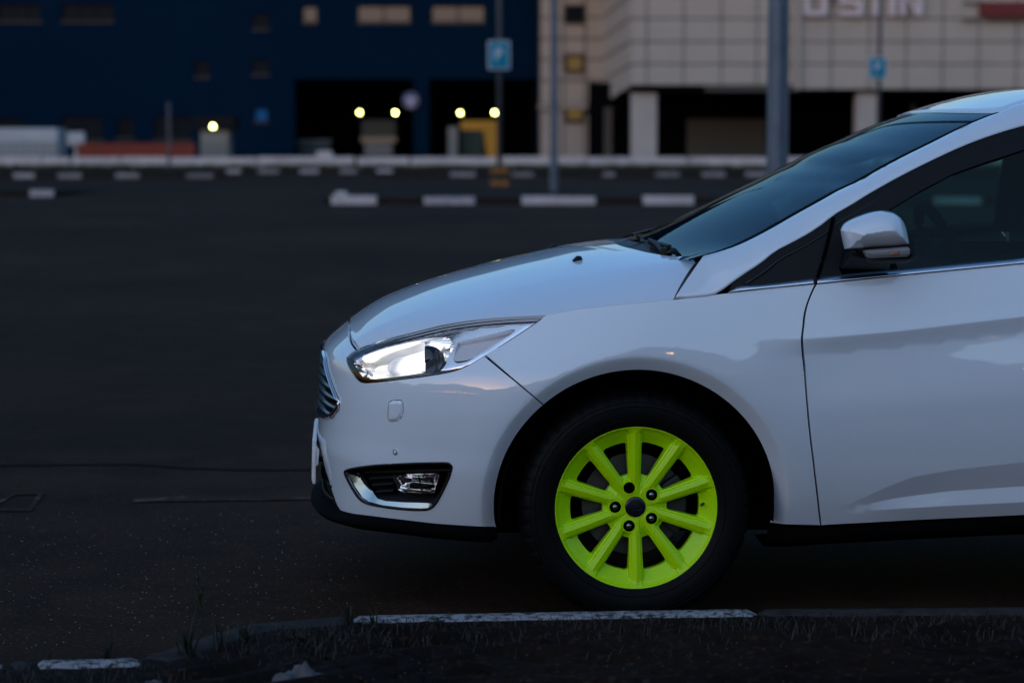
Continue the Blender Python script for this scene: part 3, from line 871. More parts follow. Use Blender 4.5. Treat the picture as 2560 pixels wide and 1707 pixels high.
# right face
vx = [1577, 1617, 1709, 1803, 1892, 1985, 2000.5, 2078, 2172, 2265, 2356, 2446, 2540, 2634, 2728, 2800]
hr = [197, 148, 96.5, 43.5, -10, -62, -115]
hrz = [Z1(fl(0, y)[1], Y_B2) for y in hr]
for i in range(len(vx) - 1):
    if vx[i] == 1985: continue
    proud = .0 if vx[i] < 1990 else -.0
    for j in range(len(hrz) - 1):
        z0 = hrz[j] - (.22 if (j == 0 and vx[i] > 1990) else 0)
        clad(X1(vx[i], Y_B2), Y_B2 + .12, X1(vx[i + 1], Y_B2), Y_B2 + .12, z0, hrz[j + 1], gp=.04)
bx('corner_trim', X1(1986, Y_B2), X1(1999.5, Y_B2), Y_B2 - .25, Y_B2 + .1, hrz[0] - .2, TOP, M['beige'], beige)
bx('soffit', X1(1763, Y_B2), X1(1999, Y_B2), Y_B2 - .05, Y_B2 + .1, hrz[0] - .32, hrz[0] - .04, M['joint'], beige)
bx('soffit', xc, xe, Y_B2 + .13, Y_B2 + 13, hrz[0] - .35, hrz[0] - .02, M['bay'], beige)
for s0, s1 in ((1450, 1508), (1965, 2016), (2480, 2535)):
    a, b = X1(fl(s0, 0)[0], Y_B2 + 1), X1(fl(s1, 0)[0], Y_B2 + 1)
    o = bx('column', a, b, Y_B2 + .4, Y_B2 + 1.6, 0, hrz[0] - .36, M['column'], beige, bevel=.04)
bx('side_wall', X1(fl(1388, 0)[0], 139), X1(fl(1405, 0)[0], 139), 138, 139, 0, zb1 - .3, M['bay_back'], beige)
bx('blue_door', X1(fl(1405, 0)[0], 140), X1(fl(1436, 0)[0], 140), 139.4, 140, 0, zb1 - .35, M['blue_wall'], beige)
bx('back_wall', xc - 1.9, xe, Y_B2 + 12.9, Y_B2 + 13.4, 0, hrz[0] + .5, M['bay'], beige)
bx('roof_slab', xa, xe, Y_B2 + .3, Y_B1 + 12, TOP - .4, TOP - .01, M['joint'], beige)
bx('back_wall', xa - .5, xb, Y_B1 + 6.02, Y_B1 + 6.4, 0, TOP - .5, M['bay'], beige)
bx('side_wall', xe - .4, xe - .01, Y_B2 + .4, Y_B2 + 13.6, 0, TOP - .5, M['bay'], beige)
bx('back_wall', X1(fl(1580, 0)[0], 134), X1(fl(1760, 0)[0], 134), 134, 134.4, 0, 2.6, M['bay_back'], beige)

# ---- shop sign and red sign on the beige facade
SG = crop(1800, 0, 3.095)
ss = empty('shop_sign', (0, 0, 0), label='pale raised shop sign letters cut by the top edge on the beige facade', cat='sign')
ppm = F / Y_B2 * cp
LH = 1.42; zb_s = float(on_Y([SG(700, 126)], Y_B2 - .3)[0, 2]); sw = .24


def letter(name, x0, x1, strokes):
    a, b = [float(on_Y([SG(x, 60)], Y_B2 - .3)[0, 0]) for x in (x0, x1)]; W = b - a; mb = MB()
    for s in strokes:
        poly = [(a + W * u, zb_s + LH * v) for u, v in s]; mb.prism(poly, Y_B2 - .42, Y_B2 - .22)
    return soften(mb.build(name, M['letters'], ss), .03)


tw = .24; th = .17
letter('letter', 650, 828, [[(.12, 0), (.88, 0), (1, .1), (1, th), (0, th), (0, .1)], [(0, th), (tw, th), (tw, 1 - th), (0, 1 - th)], [(1 - tw, th), (1, th), (1, 1 - th), (1 - tw, 1 - th)], [(0, 1 - th), (1, 1 - th), (1, .9), (.88, 1), (.12, 1), (0, .9)]])
letter('letter', 930, 1105, [[(0, 0), (.9, 0), (1, .1), (1, th), (0, th)], [(1 - tw, th), (1, th), (1, .5 - th / 2), (1 - tw, .5 - th / 2)], [(0, .5 - th / 2), (1, .5 - th / 2), (1, .5 + th / 2), (0, .5 + th / 2)], [(0, .5 + th / 2), (tw, .5 + th / 2), (tw, 1 - th), (0, 1 - th)], [(0, 1 - th), (1, 1 - th), (1, 1), (.1, 1), (0, .9)]])
letter('letter', 1110, 1290, [[(.40, 0), (.62, 0), (.62, 1 - th), (.40, 1 - th)], [(0, 1 - th), (1, 1 - th), (1, 1), (0, 1)]])
letter('letter', 1313, 1358, [[(0, 0), (1, 0), (1, 1), (0, 1)]])
letter('letter', 1392, 1565, [[(0, 0), (tw, 0), (tw, 1), (0, 1)], [(1 - tw, 0), (1, 0), (1, 1), (1 - tw, 1)], [(tw, .74), (tw, 1), (1 - tw, .26), (1 - tw, 0)]])
a, b, c, d = rect_Y(SG, (852, 0), (885, 14), Y_B2 - .3)
soften(MB().box(a, b, Y_B2 - .42, Y_B2 - .22, d - .16, d + .22).build('apostrophe', M['red_panel'], ss), .03)
a, b, c, d = rect_Y(fl, (2250, 5), (2420, 38), Y_B2 - .2)
rs = empty('red_shop_sign', (a, Y_B2, c), label='dark red sign board at the upper right of the beige facade', cat='sign')
MB().box(0, b - a, -.4, -.12, 0, d - c).build('board', M['red_panel'], rs)
MB().box(-.9, 0 - .02, -.3, -.16, -.25, -.13).box(-.9, -.02, -.3, -.16, d - c - .1, d - c + .02).box(.3, b - a, -.3, -.16, -.25, -.13).build('bracket', M['joint'], rs)

# ---- things in and before the loading bays
def lamp(px, Y, label, r=.075):
    p = on_Y([fl(*px)], Y)[0]; o = empty('dock_lamp', tuple(p), label=label, cat='lamp', group='round yellow white lamps at the loading bays')
    b = bmesh.new(); bmesh.ops.create_uvsphere(b, u_segments=14, v_segments=10, radius=r); me = bpy.data.meshes.new('bulb'); b.to_mesh(me); b.free()
    me.materials.append(M['dock_lamp']); put(bpy.data.objects.new('bulb', me), o)
    MB().box(-.05, .05, .06, .4, -.04, .04).build('bracket', M['frame_dark'], o)
    return o


YL = Y_BL - .6
lamp((826, 259), YL, 'glowing lamp on the left of the lorry dock')
lamp((908, 259), YL, 'glowing lamp on the right of the lorry dock')
lamp((1057, 260), YL, 'glowing lamp left above the yellow dock frame')
lamp((1136, 259), YL, 'glowing lamp right above the yellow dock frame, beside the sign pole')
lamp((489, 291), 126.5, 'glowing lamp on top of the grey booth')
RZ = lambda t, Y: rect_Y(fl, t[:2], t[2:], Y)
# lorry / dock shelter in the left bay
a, b, c, d = RZ((830, 276, 910, 345), Y_BL + 3)
tr = empty('parked_lorry', (a, Y_BL + 3, 0), label='back of a lorry in the left loading bay with a tan band', cat='lorry')
W = b - a
soften(MB().box(0, W, 0, 7, d * .56, d).build('cargo_box', mat('lorry_dark', (.05, .045, .04), .7), tr), .05)
soften(MB().box(-.05, W + .05, -.12, .2, d * .46, d * .58).build('tan_band', M['tan'], tr), .03)
soften(MB().box(.2, W - .25, -.05, .3, .35, d * .45).build('tail_lift', mat('lorry_grey', (.17, .17, .18), .6), tr), .05)
for x in (.3, W - .6): MB().lathe([(.0, 0), (.38, 0), (.42, .05), (.42, .3), (0, .3)], 16, (x + .15, 1.0, .42)).build('wheel', M['rubber'], tr)
# yellow dock frame
a, b, c, d = RZ((1058, 278, 1141, 360), Y_BL + 1)
yf = empty('yellow_dock_frame', (a, Y_BL + 1, 0), label='yellow angle frame around a dark dock door in the right bay', cat='dock frame')
W = b - a
soften(MB().box(0, W, 0, .5, d - .62, d).build('top_rail', M['yellow'], yf), .04)
soften(MB().prism([(W - .85, d - .64), (W, d - .64), (W, 0), (W - .6, 0)], 0, .5).build('upright', M['yellow'], yf), .04)
MB().box(.02, W - .9, .2, .4, 0, d - .65).build('door_panel', mat('dock_green', (.012, .03, .028), .6), yf)
a, b, c, d = RZ((1030, 292, 1052, 360), Y_BL + 1)
bx('grey_bollard', a, b, Y_BL + .2, Y_BL + .8, 0, d, M['grey_box'], bevel=.06, label='grey post left of the yellow dock frame', cat='post')
# round sign on the pillar
p = on_Y([fl(944, 231)], Y_BL - .2)[0]
rsg = empty('round_sign', tuple(p), label='pale round sign with a T mark by the pillar between the bays', cat='sign')
MB().lathe([(0, -.02), (.52, -.02), (.55, 0), (.55, .03), (0, .03)], 28).build('disc', mat('round_sign_face', (.10, .10, .20), .5), rsg)
MB().box(-.36, .36, -.05, -.025, .0, .2).box(-.16, .16, -.05, -.025, -.4, .0).build('mark', mat('round_sign_mark', (.42, .38, .58), .5), rsg)
bx('bracket', -.05, .05, .035, .2, -.05, .05, M['frame_dark'], rsg)
# white container at the left edge
a, b, c, d = RZ((-60, 295, 133, 360), 124)
wc = empty('white_container', (a, 124, 0), label='white container with a gridded front at the left edge', cat='container')
W = b - a
soften(MB().box(0, W, 0, 2.4, 0, d).build('body', M['container'], wc), .05)
for i in range(12):
    x = W * (i + .5) / 12; MB().box(x - .035, x + .035, -.06, -.003, .1, d * .62).build('upright', M['grey_box'], wc)
for i in range(4): MB().box(.03, W - .03, -.10, -.062, d * (.12 + .16 * i), d * (.12 + .16 * i) + .06).build('rail', M['grey_box'], wc)
a, b, c, d = RZ((169, 304, 196, 360), 124)
bx('white_post', a, a + .35, 124, 124.4, 0, d - .3, M['container'], bevel=.03, label='white post at the left end of the rust red fence', cat='post')
p = on_Y([fl(181, 314)], 124)[0]
bx('white_box', p[0] - .55, p[0] + .35, 123.6, 124.0 - .01, d - .72, d, M['container'], bevel=.05, label='small white box on top of the post by the red fence', cat='box')
# rust red fence: separate boards
a, b, c, d = RZ((176, 329, 447, 362), 123)
rf = empty('red_fence', (a, 123, 0), label='low rust red fence behind the white barrier', cat='fence')
nb = 22
for i in range(nb):
    x0, x1 = (b - a) * i / nb, (b - a) * (i + 1) / nb
    MB().box(x0 + .02, x1 - .02, 0, .06, 0, d + random.uniform(-.02, .02)).build('board', M['red_fence'], rf)
MB().box(0, b - a, .07, .13, d * .7, d * .8).build('rail', M['frame_dark'], rf)
# grey booth
a, b, c, d = RZ((460, 299, 525, 362), 128)
bo = empty('grey_booth', (a, 128, 0), label='small grey booth with a shuttered front below a lamp', cat='booth')
W = b - a
soften(MB().box(0, W, 0, 2, 0, d).build('body', mat('booth_grey', (.24, .24, .235), .6), bo), .04)
for i in range(6): MB().box(.12, W - .12, -.06, -.003, d * .1 + i * d * .1, d * .1 + i * d * .1 + d * .085).build('slat', mat('booth_slat', (.19, .195, .19), .6) if i == 0 else bpy.data.materials['booth_slat'], bo)
MB().box(-.35, W + .35, -.3, 2.2, d + .005, d + .75).build('roof', M['frame_dark'], bo)
# low dark car-like bins in the left bay
a, b, c, d = RZ((690, 320, 750, 360), Y_BL + 2)
bn = empty('dark_skip', (a, Y_BL + 2, 0), label='low dark skip in the left loading bay', cat='skip')
MB().prism([(0, .25), (b - a, .25), (b - a + .25, d * .9), (-.25, d * .9)], 0, 1.6).build('body', mat('skip_blue', (.02, .03, .045), .6), bn)
MB().box(-.3, b - a + .3, -.06, 1.66, d * .9 + .003, d * .96).build('rim', M['grey_box'], bn)

# ---- poles and parking signs
def sign_pole(px_x, base_y, sgn, label, cage=False, w=.15, top=11):
    p = on_z([fl(px_x, base_y)], 0)[0]
    o = empty('sign_pole', (p[0], p[1], 0), label=label, cat='sign pole', group='grey poles carrying blue parking signs')
    MB().tube([(0, 0, 0), (0, 0, top)], [w / 2, w / 2 * .8], 12).build('pole', M['pole_dark'], o, smooth=True)
    x0, x1, z0, z1 = rect_Y(fl, sgn[:2], sgn[2:], p[1] - .12); x0 -= p[0]; x1 -= p[0]
    bd = soften(MB().box(x0, x1, -.16, -.12, z0, z1).build('sign_board', M['sign_white'], o), .01)
    m_ = (x1 - x0) * .055
    MB().box(x0 + m_, x1 - m_, -.168, -.163, z0 + m_, z1 - m_).build('sign_face', M['sign_blue'], bd)
    cx, cz, h = (x0 + x1) / 2, (z0 + z1) / 2 + (z1 - z0) * .04, (z1 - z0) * .42; s = h * .17; wd = h * .62
    L = MB().box(cx - wd / 2, cx - wd / 2 + s, -.178, -.172, cz - h / 2, cz + h / 2)
    n = 12; r0 = h * .29; xcn = cx - wd / 2 + s; zc = cz + h / 2 - r0
    arc = [(xcn + (wd - s - r0) + r0 * math.sin(math.pi * i / n), zc + r0 * math.cos(math.pi * i / n)) for i in range(n + 1)]
    ar2 = [(xcn + (wd - s - r0) + (r0 - s) * math.sin(math.pi * i / n), zc + (r0 - s) * math.cos(math.pi * i / n)) for i in range(n + 1)]
    arc = [(xcn, arc[0][1])] + arc + [(xcn, arc[-1][1])]; ar2 = [(xcn, ar2[0][1])] + ar2 + [(xcn, ar2[-1][1])]
    for i in range(len(arc) - 1): L.prism([arc[i], arc[i + 1], ar2[i + 1], ar2[i]], -.178, -.172)
    L.build('letter', M['sign_white'], bd)
    for z in (z0 + .15, z1 - .15): MB().box(-.09, .09, -.118, .09, z - .03, z + .03).build('clamp', M['pole'], o)
    if cage:
        for z in (.05, .42): MB().box(-.26, .26, -.26, -.22, z, z + .12).box(-.26, .26, .22, .26, z, z + .12).box(-.26, -.22, -.22, .22, z, z + .12).box(.22, .26, -.22, .22, z, z + .12).build('cage_rail', M['orange'], o)
        for x in (-.24, -.08, .08, .24): MB().box(x - .02, x + .02, -.275, -.262, 0, .56).build('cage_bar', mat('cage_rust', (.14, .07, .03), .7) if 'cage_rust' not in bpy.data.materials else bpy.data.materials['cage_rust'], o)
    return o


sign_pole(1147, 430, (1121, 95, 1171, 160), 'blue parking sign on a grey pole with an orange cage at its foot', True)
sign_pole(2016, 412, (1995, 132, 2036, 181), 'blue parking sign on the grey pole seen above the car windscreen', w=.16)


def lamp_post(px0, px1, base_y, label, top=9.0, Y=None):
    if Y is None: Y = float(on_z([fl(0, base_y)], 0)[0, 1])
    x0 = float(on_Y([fl(px0, 300)], Y)[0, 0]); x1 = float(on_Y([fl(px1, 300)], Y)[0, 0]); r = (x1 - x0) / 2
    o = empty('lamp_post', ((x0 + x1) / 2, Y, 0), label=label, cat='lamp post', group='galvanised lamp posts on the traffic island')
    MB().tube([(0, 0, 0), (0, 0, top)], [r * 1.04, r * .86], 10).build('shaft', M['pole'], o)
    MB().lathe([(0, 0), (r * 2.0, 0), (r * 2.0, .03), (r * 1.2, .05), (r * 1.04, .09)], 12, axis='z').build('base_flange', M['pole'], o)
    MB().tube([(0, 0, top), (0, 0, top + .3), (0, -.8, top + .7)], [r * .8, r * .7, r * .5], 8).build('arm', M['pole'], o)
    MB().box(-.12, .12, -1.4, -.8, top + .62, top + .76).build('lamp_head', M['pole'], o)
    return o


lamp_post(1263, 1282, 448, 'slim grey lamp post standing on the traffic island', top=10.5)
lamp_post(1761, 1811, 0, 'thick grey lamp post rising behind the car windscreen', top=9.0, Y=22.5)
a, b, c, d = RZ((383, 235, 392, 400), 108)
bx('thin_post', a, b, 108, 108.15, 0, d, M['pole_dark'], label='thin dark post in front of the rust red fence', cat='post')
a, b, c, d = RZ((2092, 238, 2103, 300), 131)
hs = empty('hanging_strip', (a, 131, c), label='pale narrow strip hanging in the dark parking level', cat='strip')
bx('strip', 0, b - a, 0, .06, 0, d - c, mat('pale_strip', (.10, .09, .14), .6), hs)
bx('hanger', (b - a) / 2 - .02, (b - a) / 2 + .02, .01, .05, d - c + .002, hrz[0] - .36 - c, M['frame_dark'], hs)

# ---- what the paint reflects: the skyline behind the camera
wd = MB(); r2 = random.Random(11)
def skyline(x): return 17.0 + 4.5 * math.sin(x * .045 + 1) + 3.0 * math.sin(x * .11) + 1.6 * math.sin(x * .31 + 2)  # trees raised and the belt widened to block warm horizon glow
for i in range(40000):
    x = r2.uniform(-420, 260); y = -85 + max(0, abs(x) - 90) * .35 - r2.uniform(0, 14); z = skyline(x) * math.sqrt(r2.random()) * (1 - .25 * r2.random()); s = r2.uniform(.45, 1.1)
    a = r2.uniform(0, 6.28); t = r2.uniform(-.6, .6); b = len(wd.v)
    dx, dy = math.cos(a) * s, math.sin(a) * s
    wd.v += [(x - dx, y - dy, z - s), (x + dx, y + dy, z - s * .9), (x + dx + t, y + dy, z + s), (x - dx + t, y - dy, z + s * .8)]; wd.f.append((b, b + 1, b + 2, b + 3))
wd.build('woods', M['tree'], kind='stuff', label='dark unseen belt of trees across the road, mirrored in the car paint and raised to block low sky glow', cat='woods')
far = empty('apartment_block', (-26, -78, 0), label='low grey block across the road, mirrored in the front bumper', cat='building')
bx('wall', -16, 10, -10, 0, 0, 9.5, M['far_roof'], far)
bx('roof', -16.4, 10.4, -10.4, .4, 9.503, 9.9, M['frame_dark'], far)
for i in range(8): bx('window', -15 + i * 3.1, -13.4 + i * 3.1, -.003, .05, 5.6, 7.0, M['pane_dark'], far)
for i, x in enumerate((-21, -11, 3.0, 12.0, 24.0)):
    o = empty('street_lamp', (x, -56, 0), label='sodium street lamp ' + ['at the far left', 'beside the low block', 'straight behind the camera', 'on the right', 'at the far right'][i] + ' of the road behind the camera', cat='street lamp', group='street lamps behind the camera')
    MB().tube([(0, 0, 0), (0, 0, 8.4)], [.09, .06], 8).build('post', M['pole'], o)
    MB().tube([(0, 0, 8.4), (0, 1.2, 8.7)], .04, 6).build('arm', M['pole'], o)
    soften(MB().box(-.15, .15, 1.2, 1.7, 8.62, 8.74).build('lamp_head', M['street_lamp'], o), .03)


# ================================================================== THE CAR  (built in its own frame: x rearwards, y away from the camera, z up)
car = empty('parked_car', tuple(CAR_O), rotz=YAW, label='white estate car with lime green wheel and lit headlight parked against the kerb', cat='car')
LNOSE = .78; HP = math.pi / 2; SL = 1.38
_th = np.linspace(0, HP, 800); _g = (1 - np.cos(_th)) * (_th / HP) ** .6
def theta_of(t): return np.interp(np.clip(t, 0, 1), _g, _th)


def gsm(x, y, xs, s):
    d = np.interp(xs, x, y); h_ = xs[1] - xs[0]; n_ = int(3 * s / h_); k = np.arange(-n_, n_ + 1) * h_; w = np.exp(-.5 * (k / s) ** 2); w /= w.sum()
    n = len(k) // 2; e = np.r_[d[0] + (d[1] - d[0]) * np.arange(-n, 0), d, d[-1] + (d[-1] - d[-2]) * np.arange(1, n + 1)]
    return np.convolve(e, w, 'valid')


# nose profile on the centre line
_np = at_y(T(c1, (415, 245), (330, 312), (250, 380), (195, 430), (168, 480), (157, 550), (152, 700), (146, 900), (136, 1100), (126, 1200), (120, 1285), (128, 1340), (140, 1440)) + T(c2, (150, 560), (165, 760), (185, 930)), 0.0)
_o = np.argsort(_np[:, 2]); _nz, _nx = _np[_o, 2], _np[_o, 0]
_nz = np.r_[.05, _nz, _nz[-1] + .10, _nz[-1] + .3]; _nx = np.r_[_nx[0] + .02, _nx, _nx[-1] + .10, _nx[-1] + .26]
_zs = np.arange(0.05, 1.2, .002); _xs = gsm(_nz, _nx, _zs, .007)
def xf(z): return np.interp(z, _zs, _xs)


_wz = [.05, .10, .20, .26, .32, .40, .50, .60, .70, .78, .84, .90, .96, 1.02, 1.10, 1.2]
_wb = [.72, .745, .792, .824, .852, .879, .900, .9110, .9125, .9055, .895, .879, .856, .825, .775, .70]
_bs = gsm(_wz, _wb, _zs, .025)
ARX, ARZ, ARR = .003, .303, .371; HP = math.pi / 2
WB = 2.648


def sst(a, b, x):
    t = np.clip((x - a) / (b - a), 0, 1); return t * t * (3 - 2 * t)


# lines on the door, from the photograph (x, z) in the plane of the near side
def line_xz(px): p = at_y(px, -.9); return p[:, 0], p[:, 2]
_cx, _cz = line_xz(T(fl, (1745, 787), (1850, 779), (2050, 762), (2352, 727)))
_tx, _tz = line_xz(T(c7, (600, 1440), (700, 1375), (900, 1275), (1050, 1213), (1300, 1168), (1715, 1120)))
_mx, _mz = line_xz(T(c7, (600, 1445), (700, 1410), (950, 1358), (1300, 1312), (1715, 1283)))
_lx, _lz = line_xz(T(c7, (600, 1470), (700, 1440), (1000, 1420), (1300, 1402), (1715, 1380)))


def ext(x, X, Z):
    r = np.interp(x, X, Z); s = (Z[-1] - Z[-2]) / (X[-1] - X[-2]) * .5
    return np.where(x > X[-1], Z[-1] + np.minimum(x - X[-1], .9) * s, r)


arch_px = T(c2, (1768, 1165), (1780, 1000), (1800, 800), (1842, 600), (1900, 430), (1962, 330), (2040, 228), (2130, 112)) + T(c1, (2195, 997)) + T(c3, (240, 270), (330, 205), (450, 140), (600, 95), (750, 74), (830, 70), (950, 78), (1100, 108), (1250, 170), (1360, 245), (1450, 330), (1530, 430), (1590, 540), (1630, 650), (1655, 780), (1665, 900), (1668, 1028))
_ap = at_y(arch_px, -.885); _aa = np.arctan2(_ap[:, 2] - ARZ, _ap[:, 0] - ARX); _aa = np.where(_aa < -HP, _aa + 2 * math.pi, _aa)
_ac = np.polyfit(_aa - HP, np.hypot(_ap[:, 2] - ARZ, _ap[:, 0] - ARX), 5)
def arch_r(a): return np.polyval(_ac, np.clip(a - HP, -1.78, 1.78))


def arch_d(x, z):
    a = np.arctan2(z - ARZ, x - ARX); a = np.where(a < -HP, a + 2 * math.pi, a)
    d1 = np.hypot(x - ARX, z - ARZ) - arch_r(a); d2 = np.hypot(x - WB, z - ARZ) - ARR
    return np.minimum(d1, d2)


def soft(x, k): return k * np.logaddexp(0, np.clip(x / k, -40, 40))


def Bside(x, z):
    sh = np.interp(x, [-.95, -.6, -.3, 0, .3, .6], [.15, .125, .085, .05, .02, 0])
    B = np.interp(z + sh * sst(.45, .72, z), _zs, _bs)
    d = arch_d(x, z)
    B = B - .72 * soft(.036 - d, .0020) * sst(.10, .22, z) + .006 * np.exp(-((d - .06) / .08) ** 2)
    # shoulder crease along the doors: undercut just below the line
    s = ext(x, _cx, _cz) - z; A = .0125 * sst(_cx[0] - .01, _cx[0] + .22, x)
    B = B - A * np.where(s < 0, 0, np.where(s < .044, s / .044, 1 - sst(.044, .22, s)))
    B = B + A * .25 * np.exp(-(s / .02) ** 2)
    # scoop low on the doors
    zt, zm, zl = ext(x, _tx, _tz), ext(x, _mx, _mz), ext(x, _lx, _lz)
    A2 = .020 * sst(_tx[0], _tx[0] + .26, x)
    f = np.where(z > zt, 0, np.where(z > zm, (zt - z) / np.maximum(zt - zm, 1e-4), np.where(z > zl, 1 - .95 * (zm - z) / np.maximum(zm - zl, 1e-4), .05 + (zl - z) * 10)))
    return B - A2 * f


def yside(x, z):
    t = (x - xf(z)) / LNOSE
    return -Bside(x, z) * np.sin(theta_of(t))


def side_lift(q, off=0.0):
    q = np.asarray(q, float); s, z = q[:, 0], q[:, 1]; a = np.abs(s); th = np.minimum(a / LNOSE, HP)
    x = xf(z) + LNOSE * (1 - np.cos(th)) * (th / HP) ** .6 + SL * np.maximum(0, a - LNOSE * HP)
    y = -Bside(x, z) * np.sin(th) * np.sign(s + 1e-12)
    P = np.stack([x, y, z], -1)
    if np.any(off):
        e = 1e-3; du = side_lift(q + [e, 0]) - side_lift(q - [e, 0]); dv = side_lift(q + [0, e]) - side_lift(q - [0, e])
        n = np.cross(du, dv); n /= np.maximum(1e-12, np.linalg.norm(n, axis=1))[:, None]
        s_ = np.sum(n * (P - [.9, 0, .5]), 1); n[s_ < 0] *= -1
        P = P - n * (np.asarray(off)[:, None] if np.ndim(off) else off)
    return P


def off_lift(d): return lambda q: side_lift(q, d)
def to_q(P):
    x, z = P[:, 0], P[:, 2]; t = (x - xf(z)) / LNOSE
    q = np.where(t <= 1, LNOSE * theta_of(t), LNOSE * HP + (x - xf(z) - LNOSE) / SL)
    return np.stack([q, z], -1)


def S(px): return to_q(hit_y(px, yside))          # picture trace -> (q, z) on the body side
def q_of_xz(x, z):
    x, z = np.broadcast_arrays(np.asarray(x, float), np.asarray(z, float)); return to_q(np.stack([x, x * 0, z], -1))
def arch_loop(cx, a0, a1, n=60, r=ARR):
    a = np.linspace(a0, a1, n); return q_of_xz(cx + r * np.cos(a), ARZ + r * np.sin(a))


# ---- traced outlines
head_top = T(c1, (395, 560), (440, 520), (490, 490), (600, 445), (750, 395), (1000, 330), (1300, 260), (1600, 215), (1900, 190), (2215, 178))
head_bot = T(c1, (2215, 178), (2150, 232), (2000, 332), (1800, 460), (1660, 545), (1540, 618), (1400, 680), (1200, 722), (900, 762), (700, 785), (560, 796))
head_left = T(c1, (560, 796), (520, 790), (480, 755), (435, 690), (397, 610), (392, 580), (395, 560))
head_px = path(head_top, head_bot, head_left)[:-1]
hoodfront = T(c1, (485, 495), (440, 430), (415, 370), (405, 310), (412, 258), (420, 243))
arch_bump = T(c1, (2195, 995)) + T(c3, (160, 335)) + T(c2, (2040, 232), (1962, 330), (1900, 430), (1842, 600), (1800, 800), (1780, 1000), (1768, 1165))
def front_arch(a0, a1, n):      # along the front wheel opening, by angle
    a = np.linspace(a0, a1, n); r = arch_r(a); return q_of_xz(ARX + r * np.cos(a), ARZ + r * np.sin(a))
seam = [tuple(np.array(c1(1660, 545)) * (1 - t) + np.array(c1(2195, 995)) * t) for t in np.linspace(0, 1, 14)]
def ang_of(px): p = at_y([px], -.885)[0]; a = math.atan2(p[2] - ARZ, p[0] - ARX); return a if a > -HP else a + 2 * math.pi
A_SEAM, A_FRONT, A_REAR = ang_of(c1(2195, 995)), ang_of(c2(1768, 1165)), ang_of(c3(1668, 1028))
bump_bot = T(c2, (1768, 1165), (1620, 1163), (1400, 1150), (1200, 1135), (900, 1100), (600, 1065), (430, 1045), (350, 1024))
intake = T(c2, (350, 1024), (333, 1010), (300, 955), (230, 740), (190, 610)) + T(c1, (165, 1450), (146, 1370))

def crease_lines(x0, x1, which, n=70):
    xs = np.linspace(x0, x1, n); out = []
    for X, Z, w in which:
        for d in (-w, w): out.append(q_of_xz(xs, ext(xs, X, Z) + d))
    return out
def arch_line(a0, a1, w=.036, n=80):
    out = []
    for d in (w - .0025, w + .0025):
        a = np.linspace(a0, a1, n); r = arch_r(a) + d; out.append(q_of_xz(ARX + r * np.cos(a), ARZ + r * np.sin(a)))
    return out
# ---- front bumper (one piece, both sides)
near = []
near += list(S(T(c1, (485, 495), (440, 520), (395, 560), (392, 580), (397, 610), (435, 690), (480, 755), (520, 790), (560, 796))))
near += list(S(path(head_bot[::-1][:8])[1:]))
near = near[:-1] + list(S(seam))[:-1]
near += list(front_arch(A_SEAM, A_FRONT, 40))
near += list(S(smooth(bump_bot, n=30)))
iq = S(smooth(intake[1:], n=16)); near += list(iq)
zc_int = iq[-1][1] + .004
zq = S(hoodfront)
top_c = np.array([0.0, _np[0, 2]])
zq_s = smooth(np.vstack([zq[0], zq[2], [zq[2, 0] * .55, zq[2, 1] + (top_c[1] - zq[2, 1]) * .72], top_c]), n=16)
near = np.array(near)
loop = np.vstack([near, [[.10, zc_int + .002], [0, zc_int + .003]], ])
far_ = loop[::-1][1:] * [-1, 1]
topn = zq_s[::-1][:-1]                            # centre -> headlight corner
loop_full = np.vstack([loop, far_, (zq_s[1:-1] * [-1, 1]), topn])
# grille opening, symmetric
def q_y(y, z):
    z = np.asarray(z, float); th = np.arcsin(np.clip(np.asarray(y) / .86, 0, .99)); return np.stack([LNOSE * th, z + 0 * th], -1)
gz = at_y(T(c1, (165, 575), (330, 985), (170, 1130)), -.3)[:, 2]
gq = S(T(c1, (330, 992)))[0]
g_half = np.vstack([[0, gz[0] + .012], q_y([.18, .27], [gz[0] + .010, gz[0]]), [[gq[0], gq[1] + .008], [gq[0] - .004, gq[1] - .012], [gq[0] - .05, gq[1] - .040]], q_y([.30, .2], [gz[2] + .004, gz[2]]), [0, gz[2]]])
grille_loop = np.vstack([g_half, g_half[::-1][1:-1] * [-1, 1]])
fog_px = np.array(path(T(c2, (372, 655), (400, 640), (600, 606), (1000, 583), (1280, 577)), T(c2, (1280, 577), (1330, 583), (1355, 605), (1353, 640)), T(c2, (1353, 640), (1335, 700), (1290, 800), (1225, 925), (1190, 970), (1140, 1000), (1060, 1008), (900, 1000), (700, 975), (570, 945), (510, 908), (440, 810), (388, 712), (370, 670))))
fog_q = S(fog_px)
panel('front_bumper', loop_full, side_lift, M['paint'], car, lines=arch_line(A_SEAM + .05, A_FRONT) + [l * [-1, 1] for l in arch_line(A_SEAM + .05, A_FRONT)], holes=[grille_loop, fog_q, fog_q * [-1, 1]], step=.011, bstep=.009, gap=.0018, flange=.016)

